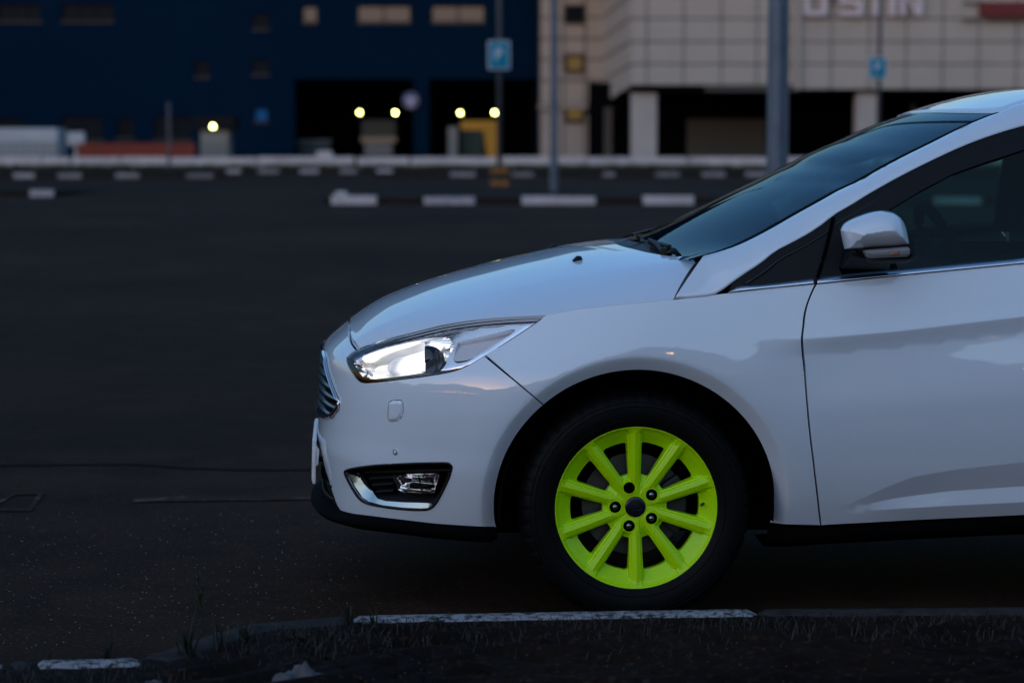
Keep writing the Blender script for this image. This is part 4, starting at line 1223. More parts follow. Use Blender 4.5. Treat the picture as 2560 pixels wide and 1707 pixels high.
# ---- front wings and doors
shoulder = T(fl, (1250, 724), (1320, 711), (1400, 702), (1480, 694), (1548, 687.5))
V0 = c4(1072, 1230)
door_seam = T(c6, (437, 770), (380, 900), (342, 1020), (322, 1180), (312, 1270), (320, 1400), (338, 1560)) + T(c7, (375, 600), (400, 900), (430, 1150), (470, 1502))
rock_f = T(c7, (470, 1502), (198, 1518))
arch_f = T(c3, (1668, 1028), (1665, 900), (1655, 780), (1630, 650), (1590, 540), (1530, 430), (1450, 330), (1360, 245), (1250, 170), (1100, 108), (950, 78), (830, 70), (750, 74), (600, 95), (450, 140), (330, 205), (240, 270))
chr_bot_f = T(c4, (1072, 1230), (1175, 1218), (1500, 1180), (1960, 1137))
wing = np.vstack([S(shoulder), S(chr_bot_f), S(smooth(door_seam, n=50)), S(rock_f)[1:-1], front_arch(A_REAR, A_SEAM, 80), S(seam[::-1])[1:], S(smooth(head_bot[:5], n=14)[::-1])[1:]])
wing = wing[[0] + [i for i in range(1, len(wing)) if np.linalg.norm(wing[i] - wing[i - 1]) > 1e-4]]
both('front_wing', wing, side_lift, M['paint'], car, lines=arch_line(A_REAR, A_SEAM - .05) + crease_lines(_cx[0], side_lift(S(door_seam[3:5]))[:, 0].min() - .008, [(_cx, _cz, .002)], 16), step=.011, bstep=.008, gap=.0018, flange=.014)
chr_bot_d = T(c6, (447, 770), (1300, 682), (2350, 581))
cb = S(chr_bot_d); cbx = side_lift(cb)
XD = 1.50                                         # rear edge of the front door (out of the frame)
bz = lambda x: np.interp(x, [cbx[-1, 0], 1.9, 2.9, 3.3], [cbx[-1, 2], cbx[-1, 2] + .05, cbx[-1, 2] + .075, cbx[-1, 2] + .07])
rk = S(T(c7, (470, 1502), (1715, 1440))); rkx = side_lift(rk)
rz_ = lambda x: np.interp(x, [rkx[-1, 0], 2.2, 3.4], [rkx[-1, 2], rkx[-1, 2] + .01, rkx[-1, 2] + .08])
door = np.vstack([cb, q_of_xz(np.r_[XD - .02, np.linspace(XD, XD + .03, 9), np.linspace(XD + .028, XD - .01, 9)], np.r_[bz(XD), np.linspace(bz(XD) - .02, .62, 9), np.linspace(.58, rz_(XD), 9)]), rk[::-1], S(smooth(door_seam, n=50)[::-1])[1:-1]])
frd = empty('front_door', (0, 0, 0), car); frd2 = empty('front_door', (0, 0, 0), car)
dx0 = side_lift(S(door_seam))[:, 0].max()
both('door_skin', door, side_lift, M['paint'], frd, lines=crease_lines(side_lift(S(door_seam[3:5]))[:, 0].max() + .008, XD - .012, [(_cx, _cz, .002)]) + crease_lines(_tx[0] + .03, XD - .012, [(_tx, _tz, .002)]) + crease_lines(_tx[0] + .10, XD - .012, [(_mx, _mz, .0018), (_lx, _lz, .0018)]), far_parent=frd2, step=.013, bstep=.009, gap=.0018, flange=.014)
XR = 2.22
rd = np.vstack([q_of_xz([XD + .003, 1.8, XR], [bz(XD), bz(1.8), bz(XR)]), q_of_xz([XR + .02, XR + .03], [.85, .72]), arch_loop(WB, 2.25, math.pi - .06, 24), q_of_xz([2.2, XD - .006], [rz_(2.2), rz_(XD)]), q_of_xz(np.r_[np.linspace(XD - .002, XD + .032, 8), np.linspace(XD + .034, XD + .005, 9)], np.r_[np.linspace(rz_(XD) + .04, .58, 8), np.linspace(.62, bz(XD) - .02, 9)])])
both('rear_door', rd, side_lift, M['paint'], car, step=.03, bstep=.015, gap=.0018, flange=.014)
qp = np.vstack([q_of_xz([XR, 2.6, 3.3, 3.42, 3.45, 3.44, 3.36], [bz(XR), bz(2.6), bz(3.3), .86, .6, .34, .28]), q_of_xz([WB + ARR], [.29]), arch_loop(WB, .05, 2.22, 40), q_of_xz([XR + .03, XR + .02], [.722, .852])])
both('rear_quarter', qp, side_lift, M['paint'], car, step=.035, bstep=.016, gap=.0018, flange=.014)

# black inner body seen through every gap, and the floor
inner = np.vstack([q_of_xz([3.3, 3.3], [.30, .97]), q_of_xz(np.linspace(2.9, .5, 12), [.955] * 12), q_of_xz([.15, -.1, -.22, -.45, -.6], [.86, .74, .66, .60, .57]), [[0.0, .55]]])
inn_b = np.vstack([[0, .185], [.25, .188], [.5, .20], q_of_xz([-.40], [.22])[0], *front_arch(math.pi * 1.02, -.05, 50), q_of_xz([.8, 1.6, 2.2], [.225, .23, .235])[0], q_of_xz([.8, 1.6, 2.2], [.225, .23, .235])[1], q_of_xz([.8, 1.6, 2.2], [.225, .23, .235])[2], *arch_loop(WB, math.pi * 1.02, -.05, 40, ARR + .006)])
inner_loop = np.vstack([inner, inn_b])
panel('inner_body', inner_loop, off_lift(.022), M['void'], car, holes=[inset(densify(fog_q, .01), -.003)], step=.04, bstep=.02, flange=0, ref=(.9, 0, .5))
panel('inner_body', inner_loop, lambda q: side_lift(q, .022) * [1, -1, 1], M['void'], car, holes=[inset(densify(fog_q, .01), -.003)], step=.04, bstep=.02, flange=0, ref=(.9, 0, .5))
fm = MB()
fm.prism([(-.50, .22), (-.42, .24), (-.38, .62), (.38, .62), (.42, .235), (2.25, .235), (2.28, .62), (3.02, .62), (3.06, .3), (3.4, .3), (3.4, .9), (.5, .92), (.3, .80), (-.5, .64), (-.56, .50)], -.60, .60)
fm.build('floor_pan', M['void'], car)
MB().box(-.44, 3.2, -.60, .60, .20, .30).build('undertray_light_block', M['void'], car)  # black box added under the car to stop light passing beneath
for cx in (ARX, WB):
    for s in (-1, 1):
        fw = MB()
        prof = [(cx + (ARR + .0) * math.cos(a), ARZ + (ARR + .0) * math.sin(a)) for a in np.linspace(-.1, math.pi + .1, 28)]
        b0 = len(fw.v)
        for x, z in prof: fw.v += [(x, s * .868, z), (x, s * .58, z)]
        fw.f += [(b0 + 2 * i, b0 + 2 * i + 2, b0 + 2 * i + 3, b0 + 2 * i + 1) for i in range(27)]
        b1 = len(fw.v); fw.v += [(x, s * .585, z) for x, z in prof]; fw.f.append(tuple(range(b1, b1 + 28)))
        fw.build('arch_liner', M['void'], car)


# sill strip below the doors
for sg in (-1, 1):
    xs_ = np.linspace(.372, 2.26, 30); rows = []
    for x in xs_:
        zb_ = rz_(max(x, .5)) + (.0 if x > .5 else .0); zb_ = np.interp(x, [.36, .50, 1.05, 2.2], [side_lift(S(T(c7, (198, 1518))))[0, 2], rkx[0, 2], rkx[-1, 2], rz_(2.2)]) - .002
        Bb = Bside(np.array([x]), np.array([zb_]))[0]
        rows.append([(x, sg * (Bb - .02), zb_ + .01), (x, sg * (Bb - .010), zb_ - .012), (x, sg * (Bb - .016), zb_ - .045), (x, sg * (Bb - .06), zb_ - .062), (x, sg * .58, zb_ - .055)])
    grid_obj('sill_strip', rows, M['lip_black'], car, ref=(1.2, 0, .4))

# front lip below the bumper
bq = S(smooth(bump_bot[::-1], n=30)); qs = np.linspace(0, bq[-1, 0], 40)
zb_of = lambda q: np.interp(q, bq[:, 0], bq[:, 1])
lip_rows = []
for sg in (1, -1):
    rr = []
    for q in qs:
        zb_ = float(zb_of(q)); w = 1 - sst(.25, .95, q / qs[-1])
        b = side_lift(np.array([[q, zb_]]))[0]; n2 = side_lift(np.array([[q, zb_]]))[0] - side_lift(np.array([[q, zb_]]), .01)[0]; n2 = n2 / np.linalg.norm(n2); n2[2] = 0
        o_ = .006 + .030 * w
        pr = [b - n2 * .012 + [0, 0, .012], b + n2 * (o_ * .5) - [0, 0, .003 + .004 * w], b + n2 * o_ - [0, 0, .016], b + n2 * o_ * .7 - [0, 0, .030], b - n2 * .03 - [0, 0, .046], b - n2 * .22 - [0, 0, .050]]
        rr.append([p * [1, sg, 1] for p in pr])
    lip_rows.append(rr)
lip_all = [r for r in lip_rows[1][::-1]][:-1] + lip_rows[0]
grid_obj('front_lip', lip_all, M['lip_black'], car, ref=(.5, 0, .25))
# black centre intake behind the bumper's lower edge: bulging body with slats
ip = []
for y in np.linspace(-.46, .46, 41):
    th = math.asin(min(.99, abs(y) / .86)); row = []
    for z in np.linspace(.205, .40, 10):
        x = float(xf(z)) + LNOSE * (1 - math.cos(th)) * (th / HP) ** .6 + .014 + .02 * (z > .36) + .035 * max(0, (abs(y) - .38) / .12)
        row.append((x, y, z))
    ip.append(row)
grid_obj('intake_panel', ip, M['black_plastic'], car, ref=(.5, 0, .3))
for k, z in enumerate((.225, .262, .300)):
    pts = []
    for y in np.linspace(-.36, .36, 25):
        th = math.asin(abs(y) / .86); pts.append((float(xf(z)) + LNOSE * (1 - math.cos(th)) * (th / HP) ** .6 + .006, y, z))
    MB().tube(pts, .006, 6).build('intake_slat', M['black_plastic'], car, smooth=True)

# ---- grille: frame, bars
grp = empty('grille', (0, 0, 0), car)
rim_pts = side_lift(densify(inset(densify(grille_loop, .02), .004), .02), -.004)
MB().tube(list(rim_pts) + [rim_pts[0], rim_pts[1]], .0062, 8, cap=False).build('grille_frame', M['chrome'], grp, smooth=True)
panel('grille_backing', grille_loop * 1.0, off_lift(.05), M['void'], grp, step=.04, flange=0)
zlo, zhi = gz[2] + .022, gz[0] - .008
for k in range(6):
    z = zlo + (zhi - zlo) * k / 5.6
    # half-width of the opening at this height
    hw = [np.interp(0, [0, 1], [0, 1])]; L = g_half
    qm = 0
    for i in range(len(L) - 1):
        (qa, za), (qb, zb2_) = L[i], L[i + 1]
        if (za - z) * (zb2_ - z) <= 0 and za != zb2_: qm = max(qm, qa + (qb - qa) * (z - za) / (zb2_ - za))
    qv = np.linspace(-qm + .004, qm - .004, 41); rows = []
    for q in qv:
        p0 = side_lift(np.array([[q, z + .010]]), .030)[0]; p1 = side_lift(np.array([[q, z + .003]]), -.004)[0]; p2 = side_lift(np.array([[q, z - .006]]), -.005)[0]; p3 = side_lift(np.array([[q, z - .010]]), .022)[0]
        rows.append([p0, p1, p2, p3])
    grid_obj('grille_bar', rows, M['dark_chrome'], grp, ref=(-.5, 0, z))

# ---- bonnet: crown, crease and shoulder over the width, trimmed in plan
sil = T(c8, (250, 563), (290, 530), (330, 500), (385, 466), (450, 430), (560, 385), (640, 355), (760, 315), (900, 275), (1050, 235), (1200, 197), (1350, 165), (1500, 130), (1600, 115), (1700, 103), (1755, 97))
cen = at_y(sil, 0.0); cen = np.vstack([cen, [cen[-1, 0] + .25, 0, cen[-1, 2] + .03]])
kr = T(c8, (270, 600), (330, 562), (500, 520), (700, 472), (900, 425), (1200, 350), (1500, 300), (1900, 232), (2235, 192))
kyy = -np.interp(np.arange(9), [0, 8], [.40, .66]); kr3 = at_y(kr, kyy)
kr3 = np.vstack([kr3[0] + [-.12, .03, -.082], kr3, [kr3[-1, 0] + .2, kr3[-1, 1] + .01, kr3[-1, 2] + .03]])
head_top_s = smooth(head_top, n=40)
ed3 = hit_y(np.vstack([[c1(487, 493)], head_top_s[[q[0] > c1(505, 0)[0] for q in head_top_s]], smooth(shoulder, n=14)[1:]]), yside)
ed3 = ed3[np.r_[True, np.diff(ed3[:, 0]) > 1e-3]]
e1 = ed3[-1]; s1 = (ed3[-1] - ed3[-6]) / (ed3[-1, 0] - ed3[-6, 0])
ed3 = np.vstack([ed3[0] - [.25, -.10, .055], ed3, e1 + s1 * .35])
bx_ = np.arange(-1.0, .75, .004)
def curve(P, s=.02):
    x = P[:, 0]; o = np.argsort(x); return [gsm(x[o], P[o, k], bx_, s) for k in (1, 2)]
_, CZ = curve(cen, .014); KY, KZc = curve(kr3, .03); EY, EZ = curve(ed3, .02)
KZc = np.minimum(KZc, CZ - np.interp(bx_, [-.78, -.70, -.55, -.3], [.026, .028, .030, .032]))


def bonnet_z(x, y):
    y = np.abs(y); zc, yk, zk, ye, ze = (np.interp(x, bx_, t) for t in (CZ, -KY, KZc, -EY, EZ))
    ye = np.maximum(ye, yk + .03)
    dz = zc - zk; u = y / yk
    z_in = zc - dz * np.abs(u) ** 2.2
    w = (y - yk) / (ye - yk); h = ye - yk; m0 = -(2.2 * dz / yk) * 1.25 * h; m1 = 1.7 * (ze - zk)
    wc = np.clip(w, 0, 1.15)
    hm = (2 * wc ** 3 - 3 * wc ** 2 + 1) * zk + (wc ** 3 - 2 * wc ** 2 + wc) * m0 + (-2 * wc ** 3 + 3 * wc ** 2) * ze + (wc ** 3 - wc ** 2) * m1
    return np.where(u <= 1, z_in, hm)


def bonnet_lift(q): return np.stack([q[:, 0], q[:, 1], bonnet_z(q[:, 0], q[:, 1])], -1)


def hit_bonnet(px):
    px = np.atleast_2d(np.asarray(px, float)); d = ray_c(px[:, 0], px[:, 1]); n = len(px)
    ys = np.linspace(-.97, .05, 500); out = []
    for i in range(n):
        p = CAM_C + d[i] * ((ys - CAM_C[1]) / d[i, 1])[:, None]; h = p[:, 2] - bonnet_z(p[:, 0], p[:, 1])
        s = np.where((h[:-1] > 0) & (h[1:] <= 0))[0]
        if len(s): k = s[0]; t = h[k] / (h[k] - h[k + 1]); out.append(p[k] + (p[k + 1] - p[k]) * t)
        else: out.append(p[np.argmin(np.abs(h))])
    return np.array(out)


S1, S2 = fl(1548, 687.5), fl(1613, 590)
rear_px = smooth(T(c4, (950, 880), (850, 884), (750, 885), (620, 878), (500, 860), (400, 840), (300, 815), (200, 790), (140, 765)), n=24)
rear3 = hit_bonnet(rear_px)
rearL = np.vstack([rear3[:, :2]]); keep = [0]
for i in range(1, len(rearL)):
    if rearL[i, 1] > rearL[keep[-1], 1] + .004: keep.append(i)
rearL = rearL[keep]; rearL = rearL[rearL[:, 1] < -.10]
xr0 = at_y([c4(125, 755)], 0)[0, 0]
rearL = np.vstack([rearL, [[xr0 + .002, -.05], [xr0, 0]]])
front3 = hit_y(T(c1, (486, 494)), yside)
fx0 = cen[0, 0]
bt = side_lift(zq_s[::-1]); frontL = np.stack([bt[:, 0] + .0035, -np.abs(bt[:, 1])], -1); frontL[0, 1] = 0
edge = ed3[1:-1]; edge = edge[(edge[:, 0] > front3[0, 0] + .006) & (edge[:, 0] < e1[0] - .004)]
s1p = hit_y([S1], yside)[0]
half = np.vstack([frontL, edge[:, :2], s1p[:2], rearL])
half = half[[0] + [i for i in range(1, len(half)) if np.linalg.norm(half[i] - half[i - 1]) > 1e-4]]
bon_loop = np.vstack([half, half[::-1][1:-1] * [1, -1]])
bonnet = panel('bonnet', bon_loop, bonnet_lift, M['paint'], car, step=.013, bstep=.01, gap=.0018, flange=.016, ref=(.2, 0, -2), fdir=(0, 0, -1))

# washer jet on the bonnet
wj = hit_bonnet([c8(1547, 205)])[0]
for sg in (1, -1):
    o = MB().prism([(-.016, -.004), (.014, -.004), (.012, .010), (.000, .013), (-.014, .003)], -.012, .012).build('washer_jet', M['black_plastic'], car, loc=(wj[0], wj[1] * sg, wj[2]))
    o.rotation_euler = (0, R(-9), 0); soften(o, .003)

# ---- greenhouse: side glass plane, pillars, roof, windscreen
def yglass(x, z): h = z - .93; return -(.862 - .30 * h - .36 * h * np.maximum(h, 0))
def GQ(px): p = hit_y(px, yglass); return p[:, [0, 2]]
def glift(off=0.0): return lambda q: np.stack([q[:, 0], yglass(q[:, 0], q[:, 1]) + off, q[:, 1]], -1)


win_top_px = T(c4, (1072, 1230), (1150, 1172), (1300, 1062), (1500, 930), (1800, 740), (2000, 622), (2150, 515), (2330, 400)) + T(c5, (85, 1560), (300, 1422), (600, 1243), (900, 1062), (1200, 893), (1500, 742), (1800, 605), (2050, 512), (2350, 420))
o_ = np.argsort([p[0] for p in win_top_px]); win_top_px = [win_top_px[i] for i in o_]
win_top_px = [p for i, p in enumerate(win_top_px) if i == 0 or p[0] - win_top_px[i - 1][0] > 12]
wt_ = smooth(win_top_px, n=60); V3 = hit_y(wt_, yglass)
def xy_ext(P, pts): return np.vstack([P, pts])
vx_, vz_ = V3[-1, 0], V3[-1, 2]
vext = [(x, z) for x, z in ((vx_ + .18, vz_ + .040), (vx_ + .40, vz_ + .066), (vx_ + .75, vz_ + .078), (2.1, vz_ + .07), (2.6, vz_ + .04), (2.95, vz_ - .01))]
V3e = smooth(np.vstack([V3[::3], [(x, float(yglass(x, z)), z) for x, z in vext]]), n=110)

scr_px = T(c4, (950, 880), (1050, 855), (1250, 790), (1500, 670), (1800, 500), (2000, 390), (2330, 222)) + T(c5, (300, 1210), (700, 990), (1100, 780), (1500, 580), (1800, 430), (2050, 325), (2130, 298))
def in_order(P):
    P = sorted([tuple(p) for p in P]); return [p for i, p in enumerate(P) if i == 0 or p[0] - P[i - 1][0] > 14]
scr_px = smooth(in_order(scr_px), n=60)
uu = np.linspace(0, 1, 60); ye_ = -np.interp(uu, [0, .25, .6, 1], [.765, .735, .672, .605])
W3 = at_y(scr_px, ye_)
roof_px = T(c5, (2130, 298), (2172, 268), (2260, 238), (2350, 207))
rf3 = at_y(roof_px, [-.605, -.598, -.590, -.582])
rx, rz0 = rf3[-1, 0], rf3[-1, 2]
rext = [(rx + .2, -.570, rz0 + .045), (rx + .45, -.562, rz0 + .070), (rx + .8, -.556, rz0 + .078), (2.1, -.55, rz0 + .065), (2.6, -.535, rz0 + .025), (2.95, -.52, rz0 - .03)]
R3e = smooth(np.vstack([rf3, rext]), n=50)
up = smooth(np.vstack([hit_y([S2], yside)[0] * [1, .2, 1] + W3[0] * [0, .8, 0] if False else W3[0], W3[1::2], R3e[1:]]), n=110)
s1_3 = hit_y([S1], yside)[0]
low = smooth(np.vstack([s1_3, V3e]), n=110)
# match the two edges by a common fraction of x
def resample_x(P, f): return P
rows = []
for i in range(110):
    a = low[i]
    # partner on the upper edge: move along with the x of the lower one, shortened at the foot
    rows.append(a)
nlow = len(low)
# partner by normal distance: nearest point on the upper curve in the side view, monotone
j = 0; par = []
for i in range(nlow):
    f = i / (nlow - 1)
    best = min(range(j, len(up)), key=lambda k: (up[k, 0] - low[i, 0] + .35 * (up[k, 2] - low[i, 2]) * 0 - (-.06 if i else -.2)) ** 2 + (up[k, 2] - low[i, 2] - .08) ** 2 * .6)
    j = best; par.append(best)
par = np.array(par, float); par[0] = 0; par = np.maximum.accumulate(par)
k = np.ones(9) / 9; par = np.convolve(np.r_[np.full(4, par[0]), par, np.full(4, par[-1])], k, 'valid'); par[0] = 0
up2 = np.stack([np.interp(par, np.arange(len(up)), up[:, c]) for c in range(3)], -1)
def pillar_grid(sg):
    rows = []
    for i in range(nlow):
        a, b = low[i], up2[i]; r = []
        ln = np.linalg.norm(b - a)
        for t in np.linspace(0, 1, 11):
            p = a * (1 - t) + b * t; bul = 4 * t * (1 - t)
            p = p + np.array([-.05, -.20, .09]) * ln * bul * (.10 + .45 * min(1, i / 26))
            r.append(p * [1, sg, 1])
        inn = r[0] + np.array([.0, .016 * sg, -.002]); inn2 = r[-1] + np.array([.004, .010 * sg, -.012])
        rows.append([inn] + r + [inn2])
    return rows
for sg in (1, -1): grid_obj('a_pillar', pillar_grid(sg), M['paint'], car, ref=(1.2, 0, 1.0))

# windscreen
cs_px = smooth(in_order(T(c4, (500, 715), (700, 603), (1000, 443), (1300, 292), (1600, 152), (1890, 15)) + T(c5, (200, 812), (500, 652), (800, 530), (1100, 402), (1400, 300), (1540, 268))), n=50)
C3 = at_y(cs_px, 0.0)
C3 = np.vstack([C3[0] - (C3[3] - C3[0]) / np.linalg.norm(C3[3] - C3[0]) * .10, C3]); C3 = smooth(C3[::3], n=60)
W3s = smooth(W3[::3] if (len(W3) - 1) % 3 == 0 else np.vstack([W3[::3], W3[-1]]), n=60)
W3s = smooth(np.vstack([W3s[0] - (W3s[4] - W3s[0]) / np.linalg.norm(W3s[4] - W3s[0]) * .03, W3s[::3], W3s[-1]]), n=60)


def screen_pt(i, v, drop=0.0):
    c, e = C3[i], W3s[i]; a = abs(v) ** 1.7
    return np.array([c[0] + (e[0] - c[0]) * a, e[1] * -v if False else -abs(e[1]) * v, c[2] + (e[2] - c[2]) * a]) + np.array([drop * .5, 0, -drop * .86])


vs_ = np.linspace(-1, 1, 41)
ws = empty('windscreen', (0, 0, 0), car)
grid_obj('pane', [[screen_pt(i, v * .985, .003) for v in vs_] for i in range(60)], M['screen'], ws, ref=(1.2, 0, .6))
for sg in (1, -1):
    grid_obj('seal', [[screen_pt(i, sg * v, d) for v, d in ((.945, .006), (.950, .0012), (.98, .0), (.997, .004), (1.0, .012))] for i in range(60)], M['lip_black'], ws, ref=(1.2, 0, .6))
for sg in (1, -1): MB().tube([screen_pt(i, sg * .975, 0) + [.035, -.0 * sg, -.030] for i in range(6, 60, 3)], .026, 8).build('pillar_trim', M['interior'], ws, smooth=True)
grid_obj('top_band', [[screen_pt(i, v * .97, .006) for v in vs_] for i in range(56, 60)], M['black_gloss'], ws, ref=(1.2, 0, .6))
# roof
rs_px = T(c5, (1560, 255), (1700, 207), (1900, 150), (2100, 106), (2250, 86), (2350, 79)); rc = at_y(rs_px, 0.0)
rc = np.vstack([C3[-1] * [1, 0, 1], rc, [(rc[-1, 0] + .25, 0, rc[-1, 2] + .012), (rc[-1, 0] + .6, 0, rc[-1, 2] + .012), (2.2, 0, rc[-1, 2] - .01), (2.6, 0, rc[-1, 2] - .045), (2.95, 0, rc[-1, 2] - .10)]])
rc = smooth(rc, n=70); re_ = smooth(np.vstack([rf3[0], rf3[1:], rext]), n=70)
rows = []
for i in range(70):
    c, e = rc[i], re_[i]; r = []
    for v in np.linspace(-1, 1, 35):
        a = abs(v) ** 2.2; r.append((c[0] + (e[0] - c[0]) * a, abs(e[1]) * .992 * v, c[2] + (e[2] - c[2]) * a - (.010 if abs(v) == 1 else 0)))
    rows.append(r)
rows = [[(p[0] + .002, p[1], p[2] - .012) for p in rows[0]]] + rows
grid_obj('roof', rows, M['paint'], car, ref=(1.6, 0, .5))
gut = [np.array(p) + [0, .004, -.008] for p in re_]
for sg in (1, -1): MB().tube([(p[0], p[1] * sg, p[2]) for p in gut], .006, 6).build('roof_gutter', M['black_plastic'], car, smooth=True)
# tail: closes the body behind the frame
tl = []
for v in np.linspace(-1, 1, 17):
    z_b = np.array([.30, .6, .85, 1.02, rc[-1, 2]]); x_b = np.array([3.40, 3.45, 3.43, 3.3, 2.95]); y_b = np.array([.80, .84, .84, .78, .52])
    tl.append([(x - .10 * abs(v) ** 3, y * v, z - (.03 * v * v if z > 1.1 else 0)) for x, y, z in zip(x_b, y_b, z_b)])
grid_obj('tailgate', tl, M['paint'], car, ref=(1.5, 0, .6))

# door glass and black window surround
belt_px = T(c4, (1175, 1210), (1500, 1160), (1960, 1105)) + T(c6, (1200, 655), (2350, 550))
wtq = V3e[:, [0, 2]]; blt = GQ(belt_px)
bzx = lambda x: np.interp(x, np.r_[blt[:, 0], 1.9, 2.9], np.r_[blt[:, 1], blt[-1, 1] + .055, blt[-1, 1] + .08])
topz = lambda x: np.interp(x, wtq[:, 0], wtq[:, 1])
xs_s = np.r_[blt[:, 0], np.linspace(1.15, 2.93, 12)]
surround = np.vstack([wtq[wtq[:, 0] > blt[0, 0] + .005][:-1], np.stack([xs_s[::-1], bzx(xs_s[::-1]) - .012], -1)])
gl_px = T(c6, (655, 640), (690, 470), (720, 360)) + T(c5, (800, 1375), (1110, 1195), (1400, 1020), (1700, 862), (2000, 755), (2350, 642))
gl = GQ(gl_px); gx1 = 1.45
gtop = np.vstack([gl[2:], [[1.2, gl[-1, 1] + .042], [gx1, gl[-1, 1] + .075]]])
bb = np.linspace(gx1, gl[0, 0] + .01, 8)
glass_loop = np.vstack([gl[:2], gtop, np.stack([bb, bzx(bb) + .006], -1)])
r0 = 1.55; rxs = np.linspace(r0, 2.12, 8)
rear_glass = np.vstack([np.stack([rxs, topz(rxs) - .075], -1), np.stack([rxs[::-1], bzx(rxs[::-1]) + .006], -1)])
r1 = np.linspace(2.20, 2.74, 7)
q_glass = np.vstack([np.stack([r1, topz(r1) - .07 - .02 * (r1 - 2.1)], -1), np.stack([r1[::-1], bzx(r1[::-1]) + .006], -1)])
both('window_surround', surround, glift(.004), M['black_plastic'], car, holes=[glass_loop, rear_glass, q_glass], step=.03, bstep=.015, flange=.02, ref=(1, 0, .8))
both('window_glass', inset(densify(glass_loop, .03), -.006), glift(.012), M['side_glass'], frd, far_parent=frd2, step=.05, bstep=.02, flange=0, ref=(1, 0, .8))
both('rear_window', inset(densify(rear_glass, .03), -.006), glift(.012), M['side_glass'], car, step=.06, bstep=.03, flange=0, ref=(1, 0, .8))
both('quarter_window', inset(densify(q_glass, .03), -.006), glift(.012), M['side_glass'], car, step=.06, bstep=.03, flange=0, ref=(1, 0, .8))
# raised beads on the black surround: the shut line of the door frame
for pts in (T(c6, (600, 160), (560, 330), (500, 560), (455, 705)),):
    p3 = hit_y(smooth(pts, n=14), yglass) + [0, -.002, 0]
    for sg in (1, -1): MB().tube([(p[0], p[1] * sg, p[2]) for p in p3], .005, 6).build('frame_seal', M['void'], car, smooth=True)
bead = V3e + [0, -.004, -.004]
for sg in (1, -1): MB().tube([(p[0] + .012, p[1] * sg + .004 * sg, p[2] - .018) for p in bead[3:]], .006, 6).build('frame_seal', M['black_gloss'], car, smooth=True)

# chrome strip along the beltline
def strip(name, top, bot, parent, extend=None):
    t3, b3 = hit_y(smooth(top, n=20), lambda x, z: yside(x, z) * .5 + yglass(x, z) * .5), hit_y(smooth(bot, n=20), yside)
    if extend: t3, b3 = np.vstack([t3, extend(t3[-1], .012)]), np.vstack([b3, extend(b3[-1], 0)])
    for sg in (1, -1):
        rows = []
        for a, b in zip(t3, b3):
            r = [a + [0, .010, 0]]
            for t in np.linspace(0, 1, 8): r.append(a * (1 - t) + b * t + np.array([0, -.004 - .006 * 4 * t * (1 - t) + .013 * (1 - t), 0]))
            r.append(b + [0, .006, -.001]); rows.append([p * [1, sg, 1] for p in r])
        grid_obj(name, rows, M['satin_chrome'], parent if sg == 1 else (frd2 if parent is frd else parent), ref=(1, 0, .8))
strip('chrome_strip', T(c4, (1185, 1208), (1250, 1158), (1500, 1135), (1800, 1100), (1958, 1081)), T(c4, (1175, 1214), (1250, 1207), (1500, 1180), (1800, 1150), (1956, 1134)), car)
ex = lambda p, d: [(x, p[1] - .0 * x, float(bz(x)) + .028 * (d > 0) + 0) for x in (1.3, 1.6, 2.1, 2.9)]
strip('chrome_strip', T(c6, (457, 708), (800, 672), (1200, 634), (1800, 577), (2350, 526)), T(c6, (447, 768), (800, 731), (1300, 681), (1800, 633), (2350, 580)), frd, ex)

# cowl panel below the windscreen
rows = []
for v in np.linspace(-1, 1, 33):
    i0 = np.interp(abs(v) * .80, -rearL[::-1, 1], rearL[::-1, 0]) ; y = .80 * v
    zb_ = float(bonnet_z(np.array([i0]), np.array([y]))[0]); e = screen_pt(5, v * .99, .004)
    rows.append([(i0 - .03, y, zb_ - .022), (i0 + .01, y, zb_ - .016), (i0 * .5 + e[0] * .5, y, zb_ * .5 + e[2] * .5 - .012), tuple(e)])
grid_obj('cowl_panel', rows, M['black_plastic'], car, ref=(.3, 0, -1))

# wipers
def px3(px, y): return at_y([px], y)[0]
for nm, y0, y1, arm in (('wiper', -.50, -.10, ((1420, 745), (1180, 490), (1010, 385))), ('wiper', -.28, .20, ((1160, 700), (950, 520), (820, 395)))):
    w = empty(nm, (0, 0, 0), car)
    pts = [px3(c9(*p), y) for p, y in zip(arm, (y0, (y0 + y1) / 2, y1))]
    mb = MB(); mb.tube(pts, [.011, .009, .006], 6); mb.build('arm', M['black_plastic'], w)
    h = pts[0]; MB().lathe([(0, .02), (.016, .018), (.018, -.03), (0, -.03)], 12, tuple(h), 'z').build('hub', M['black_plastic'], w)
    b0, b1 = px3(c9(arm[2][0] - 180, arm[2][1] + 60), y1 + .20), px3(c9(arm[1][0] + 330, arm[1][1] + 60), y0 - .02)
    MB().tube([b0, (b0 + b1) / 2 + [0, 0, .004], b1], [.006, .008, .006], 6).build('blade', M['black_plastic'], w)
tri = [px3(c9(*p), -.56) for p in ((1450, 720), (1645, 575), (1830, 785))]
mb = MB(); mb.v = [tuple(p) for p in tri] + [tuple(p + [0.0, .05, 0]) for p in tri]; mb.f = [(0, 1, 2), (5, 4, 3), (0, 3, 4, 1), (1, 4, 5, 2), (2, 5, 3, 0)]
soften(mb.build('cowl_corner', M['black_plastic'], car), .004)
stp = [px3(c9(*p), .05) for p in ((705, 285), (800, 340), (770, 385), (735, 370))]
mb = MB(); mb.v = [tuple(p) for p in stp] + [tuple(p + [0, .03, 0]) for p in stp]; mb.f = [(0, 1, 2, 3), (7, 6, 5, 4), (0, 4, 5, 1), (1, 5, 6, 2), (2, 6, 7, 3), (3, 7, 4, 0)]
mb.build('wiper_clip', M['black_plastic'], car)

